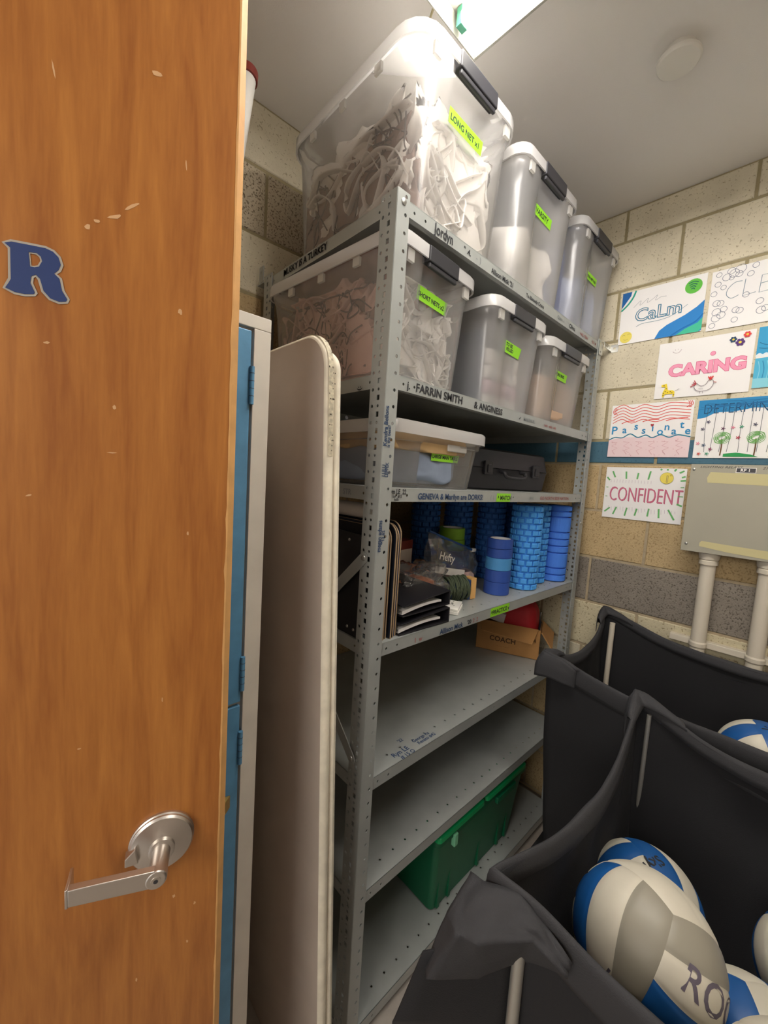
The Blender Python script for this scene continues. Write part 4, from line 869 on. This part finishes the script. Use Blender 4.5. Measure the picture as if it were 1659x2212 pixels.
def d_det(d):
    d.poly('2f8cc4', [(0, .68), (0, 1), (1, 1), (1, .86), (.75, .80), (.55, .83), (.35, .78), (.18, .78), (.08, .70)])
    d.text('1d4f74', 'DETERMINED', .05, .76, .052, -.0006, .74)
    r_ = random.Random(11)
    for k in range(22): d.line('256fa5', .0014, [(r_.uniform(0, .9), r_.uniform(.80, .98)), (r_.uniform(0, .9), r_.uniform(.80, .98))], False)
    for k in range(12):
        x = .10 + .085 * k; d.line('4d5a5c', .0014, [(x, .86), (x + r_.uniform(-.01, .01), .5), (x + r_.uniform(-.03, .01), .10)])
    for x in (.27, .58, .90):
        d.line('6b4a30', .004, [(x, .04), (x + .005, .20), (x, .32)])
        for k in range(9): d.line('6fb25c', .0014, [(x + (.082 - .006 * k) * math.cos(t), .34 + (.10 - .008 * k) * math.sin(t + .3 * (k % 3))) for t in [2 * PI * i / 12 for i in range(12)]], False, True)
    d.poly('2f9a54', [(.30, .02), (.30, .07), (.42, .09), (.55, .06), (.62, .02)]); d.poly('2f9a54', [(.70, .02), (.80, .08), (1, .10), (1, .02)])
    for x, y, c in ((.07, .50, '4a4560'), (.27, .50, '5a2a4a'), (.36, .51, 'e889a0'), (.44, .52, '3f9a78'), (.56, .55, '4a4560'), (.72, .50, '4a4560'), (.78, .70, 'd9433f'), (.42, .34, 'b8384a'), (.10, .22, '3a5570'), (.04, .25, 'e58fa0'), (.17, .15, '8a2a5a'), (.06, .07, 'd9534f'), (.14, .07, '3f9a78'), (.12, .62, '4a4560')):
        for k in range(5): d.line(c, .0022, [(x, y), (x + .022 * math.cos(k * 1.256), y + .030 * math.sin(k * 1.256))], False)
def d_conf(d):
    d.text('c2607c', 'CONFIDENT', .075, .34, .088, -.0008, .53); d.text('cf7890', 'CONFIDENT', .066, .348, .088, -.0014, .53)
    r_ = random.Random(2)
    def g(x0, y0, x1, y1, w_=.0062): d.line('6cb56c', w_, [(x0, y0), (x1, y1)], False)
    g(.09, .92, .13, .80); g(.27, .92, .28, .78); g(.43, .90, .42, .78); g(.58, .94, .56, .78); g(.02, .80, .06, .74); g(.10, .20, .03, .11); g(.19, .22, .15, .07); g(.33, .22, .31, .06); g(.46, .22, .44, .08); g(.61, .24, .60, .09); g(.73, .25, .74, .08); g(.84, .25, .92, .07)
    g(.92, .92, .97, .96); g(.95, .84, .99, .86); g(.94, .78, 1, .79); g(.95, .66, .99, .665, .003); g(.93, .50, .99, .50, .003); g(.93, .36, .99, .33); g(.70, .96, .71, .99); g(.78, .96, .78, .99); g(.86, .95, .88, .99); g(.02, .60, .05, .60, .003); g(.02, .42, .05, .42, .003)
    for k in range(22):
        x = .08 + .04 * k; d.line('b9a0b4', .0008, [(x, r_.uniform(.22, .24)), (x + .005, r_.uniform(.14, .18))], False); d.line('b9a0b4', .0008, [(x, .76), (x, .70)], False) if k < 14 else None
    d.disc('9a8f3a', .78, .82, .0232); d.disc('ecd964', .78, .82, .0222); d.text('9a8030', '1', .755, .75, .036, .0012); d.text('f2e48a', '1', .755, .75, .036, -.0004); d.text('9a8030', 'st', .81, .86, .014)
poster('hand-drawn CALM poster with blue waves and a green circle', -.037, 2.172, 'calm_poster', d_calm, rot=.0)
poster('hand-drawn CLEAR poster covered in pencil bubbles', -.337, 2.166, 'clear_poster', d_clear)
poster('hand-drawn CARING poster with pink letters, giraffe and hen', -.195, 1.930, 'caring_poster', d_caring, w_=.288, h=.216)
poster('blue wave drawing cut off at the right of the CARING poster', -.490, 1.940, 'ocean_poster', d_ocean, h=.208)
poster('hand-drawn PASSIONATE poster with red swirls and pink lower half', -.044, 1.696, 'passionate_poster', d_pass, w_=.289, h=.220)
poster('hand-drawn DETERMINED poster with blue sky and trees', -.347, 1.695, 'determined_poster', d_det, w_=.30, h=.215)
poster('hand-drawn CONFIDENT poster with green rays and a yellow medal', -.049, 1.433, 'confident_poster', d_conf, w_=.288, h=.219)

# ------------------------------------------------------------------ electrical box and conduits
BXM = mat('box_grey', 'a9a594', .5, var=.03, vscale=6); WP = mat('conduit_white', 'd8cfbd', .5)
o = thing('electrical_panel_box', 'grey metal lighting relay box on the block wall under the posters', 'electrical box', (WX, -.36, 1.34))
MO = Matrix.Translation(-V(o.location))
b = MB(); b.box((1.224, -1.0, 1.352), (WX - .001, -.368, 1.658), BXM, MO); b.build('box_body', o, bevel=.002)
b = MB(); b.box((1.219, -1.006, 1.345), (1.2235, -.361, 1.666), BXM, MO); cv = b.build('cover', o, bevel=.001)
MXB = MO @ frame((1.219, 0, 0), (0, -1, 0), (0, 0, 1))
b = MB(); MTp = mat('masking_tape', 'cdc493', .7); b.flat([[(.412, 1.618), (.42, 1.638), (.70, 1.634), (.70, 1.596), (.415, 1.600)]], MTp, MXB, 0, .0005); b.build('masking_tape', o); b = MB(); b.flat([[(.415, 1.380), (.42, 1.388), (.50, 1.384), (.62, 1.380), (.62, 1.352), (.50, 1.358), (.415, 1.368)]], MTp, MXB, 0, .0005)
b.build('masking_tape', o)
b = MB(); b.box((.488, 1.638, 0), (.541, 1.656, .0012), WHITE, MXB); b.box((.490, 1.640, .0012), (.539, 1.654, .0018), LATCH, MXB); b.text('RP 1', .014, WHITE, MXB, .500, 1.6425, dz=.0024, offset=.0004); b.build('name_plate', o)
b = MB(); b.text('LIGHTING RELAYS', .0105, MARK, MXB, .388, 1.653, dz=.0006, shear=.3, sx=1.35); b.text('277V', .0115, MARK, MXB, .555, 1.652, dz=.0006, shear=.3, sx=1.2); b.build('marker_writing', o)
for yy, z_ in ((.371, 1.647), (.376, 1.372)):
    b = MB(); b.lathe([(.005, 0), (.0045, .0015), (.002, .0028)], 14, STEELD, MXB @ Matrix.Translation((yy, z_, 0))); b.build('screw', o, smooth=True)
for k, yy in enumerate((-.443, -.603)):
    o = thing('conduit_pipe', ['cream conduit pipe below the relay box, the one nearer the shelving', 'cream conduit pipe below the relay box, the one farther from the shelving'][k], 'pipe', (1.262, yy, 0), 0, 'conduit pipes')
    b = MB(); b.lathe([(.0235, .85), (.0235, 1.30)], 28, WP); b.build('pipe', o, smooth=True)
    b = MB(); b.lathe([(.0235, 1.300), (.029, 1.301), (.029, 1.315), (.0265, 1.318), (.030, 1.321), (.032, 1.335), (.032, 1.344), (.027, 1.345)], 28, WP); b.build('connector', o, smooth=True, angle=30)
    b = MB(); b.lathe([(.0245, .985), (.0275, .99), (.0275, 1.003), (.0245, 1.008)], 28, WP); b.build('collar', o, smooth=True, angle=30)
b = MB(); b.box((1.272, -1.1, .984), (WX - .001, -.352, 1.008), WP); tag(b.build('wall_raceway', bevel=.002), 'cream horizontal raceway on the block wall crossing behind the pipes', 'raceway')

# ------------------------------------------------------------------ ceiling fixture and detector
fx = thing('fluorescent_light_fixture', 'bright white two-tube fluorescent fixture on the ceiling above the first bin', 'light fixture', (.135, -.55, ZC))
MF = Matrix.Translation(-V(fx.location)); FXM = mat('fixture_white', 'a3a298', .45); TUB = mat('tube_glow', 'fff9f4', .5, emis=TUBE)
X0, X1, Y0, Y1, ZF = -.030, .290, -1.17, .050, 2.655
b = MB(); prf = [(X0, ZC - .001), (X0, ZF), (X0 + .006, ZF), (X0 + .05, ZF + .045), (.105, ZF + .05), (.13, ZF + .018), (.155, ZF + .05), (X1 - .05, ZF + .045), (X1 - .006, ZF), (X1, ZF), (X1, ZC - .001)]
b.loft([[(x, y, z_) for x, z_ in prf] for y in (Y0 + .003, Y1 - .003)], FXM, False, False, MF); b.build('reflector_housing', fx)
for yy in (Y0, Y1 - .003):
    b = MB(); b.prism([(X0, ZF - .001), (X1, ZF - .001), (X1, ZC - .001), (X0, ZC - .001)], yy, yy + .003, FXM, MF @ Matrix(((1, 0, 0, 0), (0, 0, 1, 0), (0, 1, 0, 0), (0, 0, 0, 1)))); b.build('end_plate', fx)
for xx in (.055, .205):
    b = MB(); b.tube([(xx, Y0 + .025, ZF + .018), (xx, Y1 - .030, ZF + .018)], .0165, TUB, 20, M=MF); b.build('fluorescent_tube', fx, smooth=True)
    for yy in (Y0 + .016, Y1 - .022):
        b = MB(); b.box((xx - .012, yy - .007, ZF + .002), (xx + .012, yy + .009, ZF + .045), mat('lampholder_green', '4f9a7d', .5), MF); b.build('lampholder', fx, bevel=.001)
b = MB(); b.tube(smoothpts([(.150, .060, ZC - .003), (.152, .078, ZC - .03), (.160, .105, ZC - .045), (.170, .14, ZC - .004)], 6), .003, mat('flex_cord', 'b3a884', .6), 8); tag(b.build('ceiling_wire', smooth=True), 'thin pale wire looping from the end of the ceiling light fixture', 'wire')
o = thing('round_ceiling_detector', 'round white disc detector on the ceiling', 'detector', (.700, -.312, ZC))
b = MB(); b.lathe([(.036, 0), (.036, -.018), (.047, -.019), (.051, -.023), (.051, -.030), (.047, -.034), (.001, -.036)], 48, mat('detector_white', 'e6e2d8', .5)); b.build('disc', o, smooth=True, angle=40)

# ------------------------------------------------------------------ volleyballs
VW = mat('ball_white', 'd9d3c2', .5, var=.05, vscale=15); VB = mat('ball_blue', '1c5a9e', .42, var=.06, vscale=20); VG = mat('ball_grey', '9b9688', .45)
def ball(label, c, rot, cols, r=.105, texts=()):
    N = 30; o = thing('volleyball', label, 'volleyball', c, 0, 'volleyballs in the carts'); Rm = Matrix(rot).to_3x3() if not isinstance(rot, Matrix) else rot
    bs = MB(); faces = [(0, 1, 2), (1, 2, 0), (2, 0, 1)]
    fi = 0
    for ax, ua, va in faces:
        for sg in (1, -1):
            cl = cols[fi % len(cols)]; fi += 1
            vs = []; fs = {}
            def strip(u, v): return u + .16 * math.sin(v * 1.6)
            for j in range(N + 1):
                for i in range(N + 1):
                    us, v = 2 * i / N - 1, 2 * j / N - 1; u = us - .10 * math.sin(v * 1.5) * (1 - us * us); tu, tv = math.tan(u * PI / 4), math.tan(v * PI / 4)
                    p = [0, 0, 0]; p[ax] = sg; p[ua] = tu * sg; p[va] = tv; p = V(p).normalized()
                    dl = min(abs(us + 1 / 3), abs(us - 1 / 3)); de = min(1 - abs(us), 1 - abs(v))
                    g = min(dl, de) ; k = r * (1 - .016 * math.exp(-(g / .045) ** 2))
                    vs.append(Rm @ (p * k))
            base = len(bs.v); bs.v += vs
            for j in range(N):
                for i in range(N):
                    q = 0 if i < N // 3 else (2 if i >= 2 * N // 3 else 1)
                    a = base + j * (N + 1) + i; f = (a, a + 1, a + N + 2, a + N + 1); bs.f.append(f); bs.m.append(bs.mi({'w': VW, 'b': VB, 'g': VG}[cl[q]]))
    ob = bs.build('cover_panels', o, smooth=True, angle=180)
    for t, d, up, size, mt in texts:
        n_ = V(d).normalized(); u_ = V(up); u_ = (u_ - n_ * u_.dot(n_)).normalized(); rt_ = u_.cross(n_)
        vs, fs = text_mesh(t, size, .0006, 'CENTER'); tb_ = MB()
        tb_.add([((n_ + rt_ * (v.x / r) + u_ * (v.y / r)).normalized()) * (r * 1.0035) for v in vs], fs, mt); tb_.build('marker_lettering', o)
    return o
from mathutils import Euler
BINK = mat('ball_ink', '6a6270', .7)
def view_rot(c, roll, seam=45, tip=0):
    """ball axes: X panel faces left of the seam, Y panel right of it, Z up, as seen from the doorway"""
    n = (CAM - V(c)).normalized(); s_ = (V((0, 0, 1)).cross(n)).normalized(); t = n.cross(s_)
    a = math.radians(roll); s2 = s_ * math.cos(a) + t * math.sin(a); t2 = -s_ * math.sin(a) + t * math.cos(a)
    b_ = math.radians(tip); n2 = n * math.cos(b_) + t2 * math.sin(b_); t3 = t2 * math.cos(b_) - n * math.sin(b_)
    q = math.radians(seam); X = n2 * math.cos(q) - s2 * math.sin(q); Y = n2 * math.sin(q) + s2 * math.cos(q)
    return Matrix(((X.x, Y.x, t3.x), (X.y, Y.y, t3.y), (X.z, Y.z, t3.z)))
def bx(R, x, y, z): return R @ V((x, y, z))
cA = (.11, -.577, .827); RA = view_rot(cA, -12, 33, 0)
ball('large volleyball in front with grey and blue panels and ROC lettering', cA, RA, [('b', 'w', 'g'), ('w', 'b', 'w'), ('b', 'w', 'g'), ('w', 'b', 'w'), ('w', 'w', 'w'), ('w', 'w', 'b')],
     texts=[('ROC', bx(RA, .02, .99, -.10), bx(RA, 0, 0, 1), .056, BINK), ('h', bx(RA, .75, .2, -.75), bx(RA, 0, .3, 1), .03, BINK)])
cB = (.338, -.532, .694); RB = view_rot(cB, -25, 45, -8)
ball('volleyball behind the large one, blue stripes and a cursive marker name', cB, RB, [('w', 'b', 'w'), ('w', 'b', 'w'), ('w', 'b', 'w'), ('b', 'w', 'b'), ('b', 'w', 'b')], texts=[('Skylar', bx(RB, .8, .3, .75), bx(RB, -.5, .8, 0), .030, MARK)])
cD = (.42, -.80, .705); ball('blue and white volleyball at the right edge of the front cart', cD, view_rot(cD, 20, 60), [('b', 'w', 'b'), ('w', 'b', 'b'), ('b', 'b', 'w')])
cE = (.202, -.716, .684); ball('volleyball low in the front cart between the larger ones, mostly blue', cE, view_rot(cE, 30, 30, 20), [('w', 'b', 'b'), ('b', 'b', 'w'), ('w', 'b', 'w'), ('w', 'b', 'w'), ('b', 'b', 'w')])
cF = (.04, -.779, .811); ball('mostly white volleyball at the bottom edge of the view in the front cart', cF, view_rot(cF, 10, 30), [('w', 'w', 'w'), ('w', 'b', 'w'), ('w', 'w', 'g'), ('w', 'w', 'w'), ('w', 'w', 'w')])
cC = (.86, -.667, .842); RC = view_rot(cC, -35, 50, -20)
ball('blue and white volleyball in the rear cart', cC, RC, [('w', 'b', 'w'), ('b', 'w', 'b'), ('b', 'w', 'b'), ('w', 'b', 'w'), ('w', 'b', 'b')], texts=[('R', bx(RC, .6, -.1, .75), bx(RC, 0, .4, 1), .035, MARK)])
cG = (.882, -.302, .752); ball('volleyball deep in the rear cart, only a white sliver showing over the cloth', cG, view_rot(cG, 0), [('w', 'w', 'w'), ('w', 'b', 'w'), ('w', 'w', 'w')])

# ------------------------------------------------------------------ ball carts
def cart(label, P, peak, sag, zb_bot, seed, poles, bulge=.05, caps=()):
    cx = sum(p[0] for p in P) / 4; cy = sum(p[1] for p in P) / 4
    o = thing('ball_cart', label, 'ball cart', (cx, cy, 0)); MO_ = Matrix.Translation((-cx, -cy, 0))
    def rim(s):   # s in 0..4
        i = int(s) % 4; f = s - int(s); a = V(P[i]); b_ = V(P[(i + 1) % 4]); p = a.lerp(b_, f); k = 4 * f * (1 - f)
        inw = (V((cx, cy)) - V((p.x, p.y))).normalized()
        ed = min(f, 1 - f); pk = math.exp(-(ed / .055) ** 2); e2 = 1 - math.exp(-(ed / .16) ** 2)
        z_ = peak[i] * (1 - f) + peak[(i + 1) % 4] * f - sag[i] * (.62 * e2 + .38 * k)
        q = V((p.x, p.y, 0)) + V((inw.x, inw.y, 0)) * (.030 * k - .010 * pk); q.z = z_; return q
    n = 192; b = MB()
    def side(u, v):
        s = 4 * u; p = rim(s % 4 if u < 1 else 0); i = int(s) % 4; f = s - int(s); k = 4 * f * (1 - f)
        inw = V((cx - p.x, cy - p.y, 0)).normalized(); z_ = p.z + (zb_bot - p.z) * v
        fold = .012 * math.sin(f * 26 + seed + v * 2) * (1 - abs(2 * f - 1)) ** .5 * v + .016 * noise.noise(V((s * 3 + seed, v * 3, 1))) * min(1, v * 3)
        d_ = .055 * (v ** 1.5) + .05 * k * math.sin(v * PI) * (-bulge / .05) * .6 + fold
        cf = math.exp(-(min(f, 1 - f) / .06) ** 2) * .020 * (1 - v)
        return MO_ @ V((p.x + inw.x * (d_ + cf * .2), p.y + inw.y * (d_ + cf * .2), z_))
    b.grid(side, n, 22, FAB, close=True)
    b.grid(lambda u, v: MO_ @ V(((P[0][0] + (P[1][0] - P[0][0]) * u) * (1 - v) + (P[3][0] + (P[2][0] - P[3][0]) * u) * v, (P[0][1] + (P[1][1] - P[0][1]) * u) * (1 - v) + (P[3][1] + (P[2][1] - P[3][1]) * u) * v, zb_bot - .01 + .012 * noise.noise(V((u * 4, v * 4, seed))))), 10, 10, FAB)
    b.build('fabric_sack', o, smooth=True, angle=180, solid=.0025)
    b = MB()
    def hem(u, v):
        s = 4 * u; p = rim(s % 4 if u < 1 else 0); out = V((p.x - cx, p.y - cy, 0)).normalized(); a = -1.35 + v * 4.2; w1 = .0085 + .0030 * noise.noise(V((s * 6, seed, v)))
        z0 = -.046 * max(0, (v - .55) / .45) + w1 * math.cos(a) * .9 - .03 * max(0, (.28 - v) / .28)
        return MO_ @ (p + out * (w1 * math.sin(a) + .003) + V((0, 0, z0 + .003 * noise.noise(V((s * 9, v * 2, seed))))))
    b.grid(hem, n, 10, HEM, close=True); b.build('hem', o, smooth=True, angle=180, solid=.002)
    # gusset pockets wrapped over each pole top
    for i in range(4):
        if i in caps: continue
        a = V((P[i][0], P[i][1], peak[i])); e1 = (V(P[(i + 1) % 4]) - V(P[i])).normalized(); e2_ = (V(P[i - 1]) - V(P[i])).normalized()
        q = MB()
        def pk_(u, v, a=a, e1=e1, e2_=e2_):
            # u across the corner from one side to the other, v down
            t = u * 2 - 1; L_ = .095; d_ = (e1 * max(0, t) + e2_ * max(0, -t)) * L_; out = -(e1 + e2_).normalized()
            rr_ = .014 * (1 - t * t)
            z_ = a.z + .012 * (1 - t * t) - .020 * t * t - .085 * v * (1 - .35 * abs(t)) - .006 * noise.noise(V((u * 4, v * 4, seed + i)))
            bl = .010 + .022 * math.sin(min(1, v * 1.6) * PI / 2) * (1 - t * t)
            return MO_ @ V((a.x + d_.x + out.x * (rr_ + bl), a.y + d_.y + out.y * (rr_ + bl), z_))
        q.grid(pk_, 18, 10, HEM)
        def tp_(u, v, a=a, e1=e1, e2_=e2_):
            o0 = pk_(u, 0); t = u * 2 - 1; inn = MO_ @ V((a.x + (e1.x * max(0, t) + e2_.x * max(0, -t)) * .095 + (e1.x + e2_.x) * .014, a.y + (e1.y * max(0, t) + e2_.y * max(0, -t)) * .095 + (e1.y + e2_.y) * .014, a.z - .012 - .02 * t * t))
            return o0.lerp(inn, v) + V((0, 0, .008 * math.sin(v * PI)))
        q.grid(tp_, 18, 5, HEM); q.build('corner_pocket', o, smooth=True, angle=180, solid=.002)
    for x, y, z0, z1, r, mt in poles:
        q = MB(); q.tube([MO_ @ V((x, y, z0)), MO_ @ V((x, y, z1))], r, mt, 12); q.build('frame_pole', o, smooth=True)
    return o, MO_
PF = [(-.125, -.445), (.600, -.425), (.600, -1.06), (-.125, -1.09)]
fc, MFc = cart('front black fabric ball cart full of volleyballs, close to the shelving', PF, (1.005, 1.003, 1.0, 1.0), (.055, .055, .05, .05), .50, 1.0,
     [(-.126, -.479, .06, .965, .0085, ALU), (.592, -.452, .06, .972, .0055, ALU), (.585, -1.04, .06, .97, .0085, ALU), (-.11, -1.07, .06, .97, .0085, ALU)], caps=(0,))
PR = [(.665, -.150), (1.250, -.125), (1.255, -1.0), (.665, -1.02)]
rc, MRc = cart('rear black fabric ball cart against the block wall', PR, (1.003, 1.035, 1.02, 1.0), (.062, .060, .05, .06), .32, 4.0,
     [(.705, -.195, .06, .95, .0085, ALU), (1.215, -.165, .06, .998, .0105, WP), (1.235, -.98, .06, .98, .0085, ALU), (.68, -1.0, .06, .97, .0085, ALU)])
# folded-back flap on the near left corner of the front cart
b = MB()
FR = [[(-.142, -.405, .985), (-.150, -.432, .998), (-.131, -.468, 1.003), (-.128, -.505, .990), (-.128, -.545, .970)],
      [(-.205, -.412, .975), (-.224, -.440, .988), (-.216, -.466, .990), (-.156, -.507, .985), (-.140, -.545, .960)],
      [(-.225, -.398, .900), (-.238, -.412, .905), (-.180, -.450, .895), (-.124, -.478, .900), (-.095, -.515, .900)]]
def flap(u, v):
    x = min(u * 4, 3.9999); i = int(x); f = x - i; y = min(v * 2, 1.9999); j = int(y); g = y - j; g = g * g * (3 - 2 * g) if j == 1 else g
    a = V(FR[j][i]).lerp(V(FR[j][i + 1]), f); b_ = V(FR[j + 1][i]).lerp(V(FR[j + 1][i + 1]), f); p = a.lerp(b_, g)
    n_ = .005 * noise.noise(V((u * 6, v * 5, 3))); return MFc @ (p + V((-n_, -n_, n_ * 1.5)))
b.grid(flap, 24, 20, HEM); b.build('corner_flap', fc, smooth=True, angle=180, solid=.003)
b = MB(); SR = [[(-.236, -.400, .93), (-.245, -.367, .80), (-.200, -.325, .70), (-.150, -.29, .58)], [(-.122, -.472, .94), (-.114, -.476, .80), (-.095, -.475, .70), (-.045, -.462, .50)]]
b.grid(lambda u, v: MFc @ (V(SR[0][min(2, int(v * 3))]).lerp(V(SR[0][min(2, int(v * 3)) + 1]), v * 3 - min(2, int(v * 3)))).lerp(V(SR[1][min(2, int(v * 3))]).lerp(V(SR[1][min(2, int(v * 3)) + 1]), v * 3 - min(2, int(v * 3))), u), 6, 12, FAB); b.build('hanging_strip', fc, smooth=True, angle=180, solid=.003)
b = MB(); b.tube([MFc @ V((.455, -.440, .945)), MFc @ V((.400, -.440, .72))], .009, FAB, 10); b.build('side_strap', fc, smooth=True)
